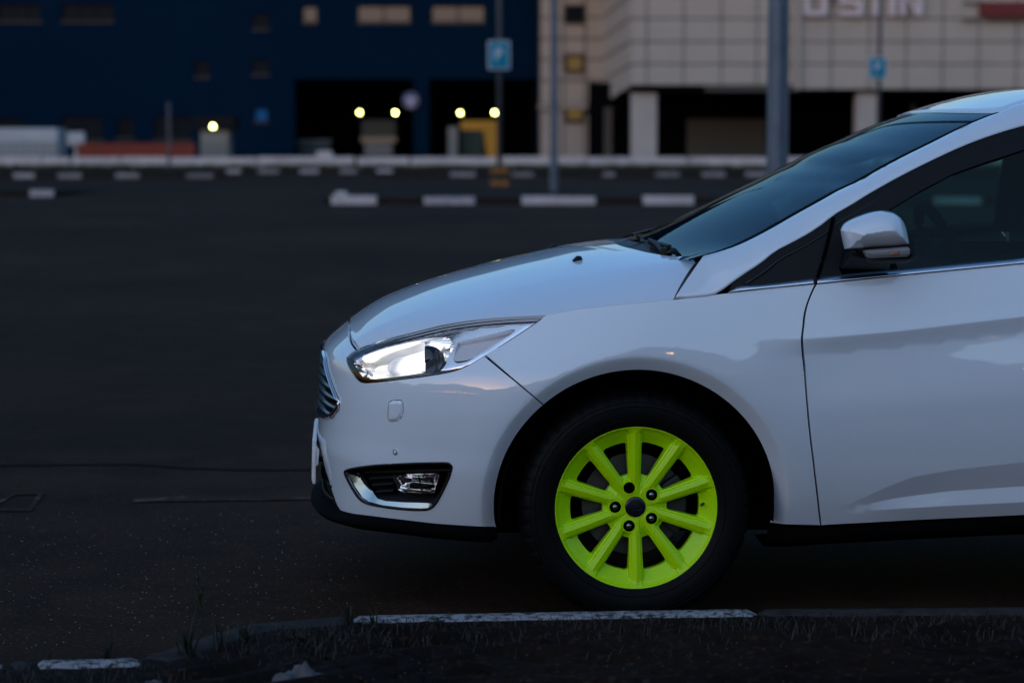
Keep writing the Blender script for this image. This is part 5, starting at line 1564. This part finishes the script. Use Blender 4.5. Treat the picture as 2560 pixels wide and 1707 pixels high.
# ---- interior
dash = [(.62, .86), (.68, .925), (.90, .955), (1.02, .93), (1.06, .80), (1.0, .6), (.6, .6)]
soften(MB().prism(dash, -.70, .70).build('dashboard', M['interior'], car), .02, 3)
sw_c = (np.array(px3(c5(1650, 1700), -.37))); sw = empty('steering_wheel', tuple(sw_c), car); sw.rotation_euler = (0, R(-24 + 90), 0)
b = bmesh.new(); me = bpy.data.meshes.new('wheel_rim')
mb = MB(); mb.tube([(.185 * math.cos(a), .185 * math.sin(a), 0) for a in np.linspace(0, 2 * math.pi, 41)], .016, 8, cap=False); mb.build('rim', M['interior'], sw, smooth=True)
soften(MB().box(-.07, .07, -.075, .075, -.04, .02).build('hub', M['interior'], sw), .02); MB().box(-.02, .02, -.18, .18, -.015, .01).build('spoke', M['interior'], sw)
for y in (-.37, .37):
    st = empty('seat', (1.42, y, .55), car)
    soften(MB().prism([(-.28, -.2), (.22, -.22), (.30, .0), (.25, .06), (-.28, .1)], -.25, .25).build('cushion', M['seat'], st), .04, 3)
    soften(MB().prism([(.18, .04), (.30, .0), (.52, .56), (.42, .60)], -.24, .24).build('backrest', M['seat'], st), .05, 3)
    soften(MB().prism([(.44, .62), (.54, .60), (.58, .78), (.50, .80)], -.13, .13).build('headrest', M['seat'], st), .03, 3)
    for s in (-.06, .06): MB().tube([(.46, s, .56), (.49, s, .66)], .006, 6).build('headrest_post', M['dark_metal'], st)
soften(MB().prism([(2.1, .4), (2.5, .4), (2.72, .98), (2.6, 1.0), (2.36, .62), (2.1, .6)], -.62, .62).build('rear_seat', M['seat'], car), .04)
rm = px3(c5(478, 920), -.05); _rd = ray_c(*c5(478, 920)); o = soften(MB().box(-.014, .014, -.11, .11, -.035, .035).build('rear_view_mirror', M['interior'], car, loc=tuple(rm)), .015, 3)
o.rotation_euler = (0, 0, -math.atan2(_rd[0], _rd[1]) + .02)
MB().tube([tuple(rm + [.0, 0, .02]), tuple(rm + [.04, 0, .05])], .008, 6).build('mirror_stalk', M['interior'], car)
MB().box(.6, 3.2, -.80, .80, .56, .60).build('cabin_floor', M['void'], car)
for sg in (-1, 1): MB().prism([(.7, .6), (2.6, .6), (2.6, .945), (1.2, .94), (.75, .895)], sg * .76, sg * .80).build('door_trim', M['interior'], car)
hl = [[(p[0], p[1] * .93, p[2] - .05) for p in r[::2]] for r in rows] if False else None
rl = []
for i in range(4, 70, 3):
    c, e = rc[i], re_[i]; rl.append([(c[0] + (e[0] - c[0]) * abs(v) ** 2.2, abs(e[1]) * .97 * v, c[2] + (e[2] - c[2]) * abs(v) ** 2.2 - .035) for v in np.linspace(-1, 1, 13)])
grid_obj('headlining', rl, mat('headlining_grey', (.12, .12, .12), .9), car)

# ---- door mirrors
mc_px = np.array(path(T(c6, (745, 460), (715, 330), (709, 285)), T(c6, (709, 285), (740, 230), (830, 177), (950, 132), (1050, 110), (1120, 108), (1185, 122), (1250, 168), (1292, 250), (1320, 370), (1335, 428)), T(c6, (1335, 428), (1100, 450), (745, 460))))[:-1]
YM = -1.0
mcq = at_y(mc_px, YM)[:, [0, 2]]
def dome(L, y0, h, w, p=2.0, cut=None):
    def f(q):
        d = dist(q, L); ins = inside(q, L); d = np.where(ins, d, 0); t = np.clip(d / w, 0, 1)
        y = y0 - h * (1 - (1 - t) ** p) ** (1 / p)
        if cut is not None: y = cut(q, y)
        return np.stack([q[:, 0], y, q[:, 1]], -1)
    return f
fold = at_y(T(c6, (710, 291), (1190, 276)), YM)
zfold = lambda x: np.interp(x, fold[:, 0], fold[:, 2])
def mcut(q, y): return y + .05 * np.maximum(0, zfold(q[:, 0]) - q[:, 1]) * (1 - sst(fold[1, 0] - .01, fold[1, 0] + .03, q[:, 0] - .35 * (zfold(q[:, 0]) - q[:, 1])))
hs_px = np.array(path(T(c6, (745, 462), (720, 340), (706, 285), (738, 224), (830, 168), (950, 122), (1060, 100), (1130, 100), (1200, 115), (1262, 165), (1310, 255), (1350, 340), (1376, 450), (1370, 540), (1330, 575), (1150, 590), (960, 580), (900, 520), (860, 475))))
hsq = at_y(hs_px, YM + .02)[:, [0, 2]]
indq = at_y(np.array(rounded(T(c6, (898, 468), (1335, 432), (1336, 522), (945, 543)), 14)), YM - .035)[:, [0, 2]]
for sg in (1, -1):
    mr = empty('door_mirror', (0, 0, 0), car)
    fp = lambda fn: (lambda q: fn(q) * [1, sg, 1])
    rf_ = (.95, -.8 * sg, 1.0)
    panel('mirror_cap', mcq, fp(dome(mcq, YM + .045, .085, .075, 2.1, mcut)), M['paint'], mr, lines=[[(fold[0, 0] + .004 + (fold[1, 0] + .015 - fold[0, 0]) * t, zfold(fold[0, 0] + (fold[1, 0] + .015 - fold[0, 0]) * t) + dz) for t in np.linspace(0, 1, 30)] for dz in (-.0012, .0012)], step=.005, bstep=.004, flange=.01, ref=(.95, -.7 * sg, .95), fdir=(0, sg, 0))
    panel('mirror_housing', hsq, fp(dome(hsq, YM + .06, .052, .03)), M['black_plastic'], mr, step=.01, bstep=.008, flange=.02, ref=(.95, -.7 * sg, .95), fdir=(0, sg, 0))
    panel('mirror_back', hsq, fp(lambda q: dome(hsq, 0, .05, .04)(q) * [1, -1, 1] + [0, YM + .08, 0]), M['black_plastic'], mr, step=.012, bstep=.01, flange=0, ref=(.95, -1.3 * sg, .95))
    panel('turn_signal', indq, fp(dome(indq, YM - .002, .010, .008)), M['indicator'], mr, step=.006, bstep=.004, flange=.02, ref=(.95, -.7 * sg, .95), fdir=(0, sg, 0))
    iq_ = at_y(np.array(rounded(T(c6, (1150, 480), (1225, 472), (1225, 518), (1150, 524)), 10)), YM - .04)[:, [0, 2]]
    panel('signal_bulb', iq_, fp(dome(iq_, YM - .0128, .003, .005)), M['amber'], mr, step=.004, bstep=.003, flange=.003, ref=(.95, -.7 * sg, .95), fdir=(0, sg, 0))
    foot = hit_y(T(c6, (640, 640), (1140, 648)), yglass); mid = at_y(T(c6, (760, 500), (1120, 590)), YM + .05)
    v = []
    for p, h_ in ((foot[0], .0), (foot[1], 0), (mid[1], 0), (mid[0], 0)): v.append(p * [1, sg, 1])
    top_ = [v[0] + [.02, 0, .045], v[1] + [-.04, 0, .03], v[2] + [0, 0, .03], v[3] + [.01, 0, .03]]
    soften(mesh_obj('mirror_arm', v + top_, [(0, 1, 2, 3), (7, 6, 5, 4), (0, 4, 5, 1), (1, 5, 6, 2), (2, 6, 7, 3), (3, 7, 4, 0)], M['black_plastic'], mr), .01, 3)

# ---- headlights
headq = S(densify(head_px, 6))
_bc = hit_y([c1(960, 560)], yside)[0]
lit_near = bulb_glow('lit_xenon', (1.0, .95, .96), .50, .035, tuple(_bc), .080)
lit_far = bulb_glow('lit_xenon_far', (1.0, .95, .96), .50, .035, (_bc[0], -_bc[1], _bc[2]), .085)
inq = inset(headq, .0055)
bowl_px = np.array(path(T(c1, (425, 605), (455, 570), (520, 530), (650, 478), (900, 412), (1100, 372)), T(c1, (1100, 372), (1200, 361), (1290, 362), (1330, 378), (1338, 410)), T(c1, (1338, 410), (1330, 470), (1292, 600), (1245, 665), (1200, 682), (1080, 694), (800, 738), (560, 758), (510, 742), (460, 665), (425, 605))))[:-1]
fin_px = rounded(T(c1, (1395, 408), (1420, 398), (1905, 285), (1932, 300), (1895, 332), (1510, 572), (1350, 592)), 20)
lit_px = np.array(path(T(c1, (690, 560), (740, 500), (860, 455), (1000, 420), (1100, 385), (1160, 385), (1160, 415), (1110, 440), (1068, 455)), T(c1, (1068, 455), (1066, 690)), T(c1, (1066, 690), (950, 708), (720, 742)), T(c1, (720, 742), (688, 680), (690, 560))))[:-1]
warm_px = np.array(path(T(c1, (555, 600), (600, 560), (688, 540)), T(c1, (688, 540), (700, 640), (718, 742)), T(c1, (718, 742), (560, 750)), T(c1, (560, 750), (538, 680), (555, 600))))[:-1]
drl_px = np.array(path(T(c1, (500, 545), (620, 482), (800, 430), (1000, 372), (1085, 345)), T(c1, (1085, 345), (1100, 362)), T(c1, (1100, 362), (1000, 396), (800, 448), (640, 505), (520, 560), (500, 545))))[:-1]
bowlq, finq, litq, warmq, drlq = S(densify(bowl_px, 5)), S(densify(fin_px, 5)), S(densify(lit_px, 5)), S(densify(warm_px, 5)), S(densify(drl_px, 5))
pc = S([c1(1108, 556)])[0]
lbq = S(densify(np.array(path(T(c1, (428, 606), (458, 573), (522, 533), (650, 481), (900, 415), (1066, 380)), T(c1, (1066, 380), (1066, 692)), T(c1, (1066, 692), (800, 735), (560, 755), (512, 740), (463, 664), (428, 606))))[:-1], 5))
refl_px = np.array(path(T(c1, (1235, 440), (1262, 425), (1325, 418)), T(c1, (1325, 418), (1318, 480), (1285, 600), (1240, 655)), T(c1, (1240, 655), (1262, 580), (1262, 500), (1235, 440))))[:-1]
refq = S(densify(refl_px, 5))
for sg in (1, -1):
    hd = empty('headlight', (0, 0, 0), car)
    ml = lambda d: (lambda q: side_lift(q, d) * [1, sg, 1])
    rf_ = (.9, 0, .5)
    panel('lens', inset(headq, .001), ml(.0), M['lens'], hd, step=.02, bstep=.008, flange=.006)
    panel('seal', inset(headq, .0006), ml(.006), M['black_gloss'], hd, holes=[inset(headq, .0062)], step=.02, bstep=.006, flange=.02)
    def bez(q, d0=.010):
        d = dist(q, headq); return side_lift(q, d0 + .012 * np.clip(1 - d / .02, 0, 1) ** 2) * [1, sg, 1]
    panel('bezel', inq, bez, M['chrome'], hd, holes=[bowlq, finq], step=.01, bstep=.005, flange=.022)
    fz0, fz1 = finq[:, 1].min(), finq[:, 1].max()
    panel('fin_panel', inset(finq, -.002), lambda q: side_lift(q, .006 + .030 * (q[:, 1] - fz0) / (fz1 - fz0)) * [1, sg, 1], M['fin'], hd, step=.02, bstep=.008, flange=0)
    bowl_d = lambda q: .022 + .035 * np.clip(dist(q, bowlq) / .03, 0, 1)
    panel('bowl', inset(bowlq, -.002), lambda q: side_lift(q, bowl_d(q)) * [1, sg, 1], M['chrome'], hd, step=.008, bstep=.006, flange=0)
    panel('lit_bowl', lbq, lambda q: side_lift(q, bowl_d(q) - .002) * [1, sg, 1], M['lit_bowl'], hd, step=.008, bstep=.006, flange=0)
    panel('lit_reflector', litq, lambda q: side_lift(q, .040 - .012 * np.clip(dist(q, litq) / .02, 0, 1)) * [1, sg, 1], lit_near if sg == 1 else lit_far, hd, step=.01, bstep=.006, flange=.01)
    panel('lit_side_reflector', warmq, ml(.040), M['lit_warm'], hd, step=.012, bstep=.006, flange=.008)
    panel('light_strip', drlq, ml(.014), M['drl'], hd, step=.012, bstep=.005, flange=.01)
    panel('side_reflector', refq, ml(.030), M['chrome'], hd, step=.012, bstep=.006, flange=.006)
    # low ribs at the inner corner of the bowl
    for k in range(5):
        p0, p1 = S(T(c1, (462 + 16 * k, 640 + 8 * k), (520 + 12 * k, 742)))
        pts = [side_lift(np.array([p0 * (1 - t) + p1 * t]), .030)[0] * [1, sg, 1] for t in (0, .5, 1)]
        MB().tube(pts, .0016, 6).build('rib', M['chrome'], hd, smooth=True)
    # projector lens: a dark glass dome, cut flat on the lit side
    ctr = side_lift(pc[None], .022)[0]
    b = bmesh.new(); bmesh.ops.create_uvsphere(b, u_segments=40, v_segments=24, radius=1.0)
    for v in b.verts: v.co = Vector((v.co.x * .0450, v.co.y * .030, v.co.z * .0435))
    bmesh.ops.bisect_plane(b, geom=list(b.verts) + list(b.edges) + list(b.faces), plane_co=(-.0095, 0, 0), plane_no=(-1, 0, 0), clear_outer=True)
    me = bpy.data.meshes.new('projector'); b.to_mesh(me); b.free(); me.materials.append(M['projector'])
    for f in me.polygons: f.use_smooth = True
    o = bpy.data.objects.new('projector', me); o.location = ctr * [1, sg, 1]; put(o, hd)

# ---- fog lamp recess
fgi = [S(T(c2, *p)) for p in (
    ((752, 715), (900, 708), (1180, 700), (1208, 712), (1200, 740), (1160, 880), (1000, 878), (845, 868), (815, 850)),
    ((372, 684), (458, 684), (500, 760), (545, 832), (590, 880), (640, 920), (720, 942), (900, 958), (1150, 966), (1180, 975), (1120, 1000), (1060, 1003), (900, 995), (700, 970), (575, 938), (515, 902), (448, 806), (395, 712)))]
lampq, trimq = fgi
for sg in (1, -1):
    fg = empty('fog_lamp', (0, 0, 0), car); ml = lambda d: (lambda q: side_lift(q, d) * [1, sg, 1])
    panel('recess', fog_q, lambda q: side_lift(q, .009 + .05 * np.clip(dist(q, fog_q) / .028, 0, 1)) * [1, sg, 1], M['black_plastic'], fg, step=.008, bstep=.006, flange=0)
    edge_ = side_lift(densify(fog_q, .012), .001) * [1, sg, 1]
    MB().tube(list(edge_) + [edge_[0]], .0038, 6, cap=False).build('recess_rim', M['black_plastic'], fg, smooth=True)
    for k in range(4):
        y = 690 + 62 * k; p0, p1 = S(T(c2, (480 + 34 * k, y), (748 if k else 1290, y - 5)))
        rows = []
        for t in np.linspace(0, 1, 16):
            p = p0 * (1 - t) + p1 * t; rows.append([side_lift(np.array([p + [0, dz]]), d)[0] * [1, sg, 1] for dz, d in ((.004, .05), (.003, .030), (-.003, .030), (-.004, .05))])
        grid_obj('slat', rows, M['black_plastic'], fg, ref=(-.4, 0, .3))
    panel('trim', trimq, lambda q: side_lift(q, .006 + .018 * np.clip(dist(q, fog_q) / .03, 0, 1)) * [1, sg, 1], M['trim_chrome'], fg, step=.004, bstep=.0025, flange=.006)
    lq2 = densify(lampq, .006)
    panel('lamp_bowl', lq2, lambda q: side_lift(q, .024 + .024 * np.sqrt(np.clip(dist(q, lq2) / .018, 0, 1))) * [1, sg, 1], M['chrome'], fg, step=.006, bstep=.004, flange=0)
    panel('lamp_lens', inset(lq2, -.001), ml(.020), M['lens'], fg, step=.012, bstep=.006, flange=.012)
    dv = S(T(c2, (1018, 716), (1052, 858))); dvp = [side_lift(np.array([dv[0] * (1 - t) + dv[1] * t]), .0185)[0] * [1, sg, 1] for t in np.linspace(0, 1, 6)]
    MB().tube(dvp, .0022, 6).build('lens_divider', M['black_gloss'], fg, smooth=True)

# ---- tow-eye cover and parking sensor
towq = S(densify(rounded(T(c1, (776, 985), (800, 962), (892, 956), (908, 980), (906, 1085), (872, 1140), (790, 1148), (771, 1130)), 18), 4))
sensq = S([c1(840, 1430)])[0]
for sg in (1, -1):
    panel('tow_eye_cover', towq, lambda q: side_lift(q, .001 - .0065 * np.sqrt(np.clip(dist(q, towq) / .007, 0, 1))) * [1, sg, 1], M['paint'], car, step=.003, bstep=.002, flange=.004)
    e_ = side_lift(densify(inset(towq, -.0012), .006), .001) * [1, sg, 1]
    MB().tube(list(e_) + [e_[0]], .0015, 6, cap=False).build('tow_cover_gap', M['void'], car, smooth=True)
    a = side_lift(sensq[None], 0)[0]; n = a - side_lift(sensq[None], .01)[0]; n /= np.linalg.norm(n)
    rot = Vector(n * [1, sg, 1]).to_track_quat('Z', 'Y').to_euler()
    ps = empty('parking_sensor', tuple(a * [1, sg, 1]), car); ps.rotation_euler = rot
    MB().lathe([(.0092, -.004), (.0092, .001), (.0084, .0022), (.0068, .0022), (.0066, -.001)], 24, axis='z').build('ring', M['paint'], ps, smooth=True)
    MB().lathe([(.0080, .0024), (.0052, .0024)], 24, axis='z').build('gap', M['void'], ps)
    MB().lathe([(.0054, -.003), (.0054, .0026), (.0046, .0033), (0, .0034)], 24, axis='z').build('face', M['paint'], ps, smooth=True)

# ---- number plate (seen edge-on)
npx = at_y(T(c2, (88, 268), (92, 660)), -.02); xp = npx[:, 0].mean() ; zt_, zb_ = npx[0, 2], npx[1, 2]
npl = empty('number_plate', (xp, 0, (zt_ + zb_) / 2), car); hp = (zt_ - zb_) / 2; npl.rotation_euler = (0, R(1.2), 0)
soften(MB().box(0, .010, -.265, .265, -hp, hp).build('holder', M['plate'], npl), .003)
soften(MB().box(-.0025, -.0002, -.26, .26, -hp + .008, hp - .008).build('plate', M['plate'], npl), .0008)
for y in (-.2, .2): MB().tube([(.011, y, .0), (.05, y, .0)], .008, 8).build('bracket', M['black_plastic'], npl)
p_ = at_y([c2(135, 340)], -.262)[0]
MB().prism([(.0102, hp * .72), (.018, hp * .55), (.016, -hp * .1), (.0102, -hp * .2)], -.262, -.235).build('clip', M['plate'], npl)

# ---- wheels
RIM = .2212
SP0 = R(91.0)


def rim_depth(x, z):
    """0 at the outer lip, growing inwards"""
    r = np.hypot(x, z); a = np.arctan2(z, x)
    k = np.round((a - SP0) / R(36)); da = a - SP0 - k * R(36)
    w = r * np.sin(np.abs(da)); ws = r * np.sin(da)
    plate_ = np.interp(r, [0, .030, .045, .075, .12, .17, .205, .2135, .216, .2195, .2215], [.0245, .0245, .0225, .0185, .0125, .0080, .0050, .0036, .0016, .0008, .003])
    barrel = np.interp(r, [0, .03, .06, .085, .10, .160, .176, .190, .203, .208, .2125, .2165, .2195, .2215], [.0245, .0245, .0275, .0385, .042, .040, .036, .026, .0158, .0124, .0072, .0016, .0008, .003])
    hw = np.interp(r, [.03, .07, .12, .19, .215], [.0085, .0110, .0120, .0140, .0155])
    ridge = .42 * np.maximum(0, w - .0006) * np.interp(r, [.04, .08, .2, .212], [.2, 1, 1, 0])
    t1 = sst(0, 1, (w - hw) / .0022); t2 = sst(0, 1, (w - hw - .0050) / .0035)
    step1 = plate_ + ridge
    lvl2 = np.minimum(step1 + .0055, barrel)
    d = step1 * (1 - t1) + np.maximum(lvl2, step1) * t1
    d = d * (1 - t2) + np.maximum(barrel, np.minimum(d, barrel)) * t2
    # cups round the wheel bolts
    for i in range(5):
        b = math.pi - i * R(72); dd = np.hypot(x - .0545 * math.cos(b), z - .0545 * math.sin(b))
        d = np.where(dd < .0215, np.maximum(d * 0 + .0225 + .0, d * sst(.0185, .0215, dd) + .0225 * (1 - sst(.0185, .0215, dd))), d)
    return d


def rim_holes():
    hs = []
    for k in range(10):
        a0, a1 = SP0 + k * R(36), SP0 + (k + 1) * R(36)
        P = []
        for r, wd in ((.0875, .0168), (.176, .0215)):
            t0, t1 = a0 + math.asin(wd / r), a1 - math.asin(wd / r)
            P.append((r, t0, t1))
        (ri, i0, i1), (ro, o0, o1) = P
        cr_ = [(ri, i0), (ri, (i0 + i1) / 2), (ri, i1), (ro - .003, o1)] + [(ro, o1 + (o0 - o1) * t) for t in (.12, .5, .88)] + [(ro - .003, o0)]
        hs.append(rounded([(r * math.cos(a), r * math.sin(a)) for r, a in cr_], .009, 4))
    for i in range(5):
        b = math.pi - i * R(72)
        hs.append(np.array([(.0545 * math.cos(b) + .0158 * math.cos(a), .0545 * math.sin(b) + .0158 * math.sin(a)) for a in np.linspace(0, 2 * math.pi, 24)[:-1]]))
    a = np.linspace(0, 2 * math.pi, 40)[:-1]; hs.append(np.stack([.0278 * np.cos(a), .0278 * np.sin(a)], -1))
    return hs


a = np.linspace(0, 2 * math.pi, 181)[:-1]
wh = empty('wheel', tuple(WHEEL), car)
panel('rim', np.stack([RIM * np.cos(a), RIM * np.sin(a)], -1), lambda q: np.stack([q[:, 0], rim_depth(q[:, 0], q[:, 1]), q[:, 1]], -1), M['neon'], wh, holes=rim_holes(), step=.0018, bstep=.002, flange=.022, ref=(0, .5, 0), fdir=(0, 1, 0))
MB().lathe([(RIM - .001, .002), (.2235, .004), (.2235, .012), (.205, .02), (.19, .05), (.185, .17)], 72).build('rim_barrel', M['dark_metal'], wh, smooth=True)
ty = [(.2150, .004), (.2235, -.001), (.232, -.006), (.250, -.0115), (.268, -.0125), (.284, -.0095), (.297, -.002), (.3055, .0085), (.3115, .024), (.3148, .05), (.3155, .09), (.3150, .13), (.311, .158), (.303, .176), (.28, .19), (.24, .188), (.2150, .178)]
tyv = MB().lathe(ty, 288)
nprof = len(ty)
for k_ in range(288):
    g_ = (k_ % 6) < 1
    for i, (r, aa) in enumerate(ty):
        if 6 <= i <= 9 and g_:
            x, y, z = tyv.v[k_ * nprof + i]; s = 1 - .0045 / r; tyv.v[k_ * nprof + i] = (x * s, y + .0015, z * s)
tyre = tyv.build('tyre', M['rubber'], wh, smooth=True)
for r, y in ((.2385, -.0092), (.276, -.0126), (.2875, -.0085)):
    MB().tube([(r * math.cos(t), y, r * math.sin(t)) for t in np.linspace(0, 2 * math.pi, 97)], .0013, 5, cap=False).build('sidewall_rib', M['rubber'], wh, smooth=True)
# moulded blocks on the sidewall where the worn lettering stands, too faint to read
MB().lathe([(0, .085), (.139, .085), (.139, .095), (0, .095)], 64).build('brake_disc', M['steel'], wh)
MB().lathe([(.0, .062), (.07, .062), (.078, .07), (.078, .086)], 40).build('disc_hat', M['dark_metal'], wh)
cal = [(.145 * math.cos(t), .145 * math.sin(t)) for t in np.linspace(R(-35), R(35), 10)] + [(.088 * math.cos(t), .088 * math.sin(t)) for t in np.linspace(R(35), R(-35), 10)]
soften(MB().prism(cal, .055, .125).build('brake_caliper', M['dark_metal'], wh), .006)
MB().lathe([(.0278, .03), (.0278, .0225), (.0268, .0212), (.020, .0200), (0, .0192)], 48).build('centre_cap', M['cap'], wh, smooth=True)
cap = [o for o in wh.children if o.name.startswith('centre_cap')][0]
ang = R(-17)
def rot2(u, w): return (u * math.cos(ang) - w * math.sin(ang), u * math.sin(ang) + w * math.cos(ang))
MB().tube([(rot2(.0195 * math.cos(t), .0078 * math.sin(t))[0], .0192, rot2(.0195 * math.cos(t), .0078 * math.sin(t))[1]) for t in np.linspace(0, 2 * math.pi, 49)], .00045, 5, cap=False).build('emblem_ring', M['emblem'], cap, smooth=True)
tx = bpy.data.curves.new('script', 'FONT'); tx.body = 'Ford'; tx.size = .0125; tx.shear = .35; tx.align_x = 'CENTER'; tx.align_y = 'CENTER'; tx.extrude = .0004
to = bpy.data.objects.new('emblem_script', tx); col.objects.link(to)
dg = bpy.context.evaluated_depsgraph_get(); tme = bpy.data.meshes.new_from_object(to.evaluated_get(dg)); bpy.data.objects.remove(to)
tme.materials.clear(); tme.materials.append(M['emblem']); to = bpy.data.objects.new('emblem_script', tme); put(to, cap); to.location = (0, .0192, 0); to.rotation_euler = (math.pi / 2, -ang, 0)
for i in range(5):
    bA = math.pi - i * R(72); c_ = (.0545 * math.cos(bA), 0, .0545 * math.sin(bA))
    MB().lathe([(.0157, .0235), (.0157, .050), (0, .050)], 24, c_).build('bolt_well', M['void'], wh, smooth=False)
    if i == 1: continue
    MB().lathe([(.0118, .049), (.0112, .034), (.0098, .0275), (.0065, .0225), (.003, .0203), (0, .0200)], 6 if False else 20, c_).build('wheel_nut', M['nut'], wh, smooth=True)
vp = ((1230 - 811) / 503 * RIM, (905 - 893) / 503 * RIM)
MB().tube([(vp[0] + .004, .034, vp[1] + .001), (vp[0] - .004, .018, vp[1] - .001)], .0038, 10).build('valve', M['dark_metal'], wh)
MB().tube([(vp[0] - .0042, .0178, vp[1] - .001), (vp[0] - .0062, .0128, vp[1] - .0015)], .0032, 10).build('valve_cap', M['nut'], wh)
w2 = dup(wh, car); w2.location = (WB, WHEEL[1], WHEEL[2]); w2.rotation_euler = (0, R(20), 0)
for x in (0, WB):
    w3 = dup(wh, car); w3.location = (x, -WHEEL[1], WHEEL[2]); w3.rotation_euler = (0, 0, math.pi)
for x in (0, WB): MB().tube([(x, -.7, .30), (x, .7, .30)], .04, 8).build('axle', M['void'], car)
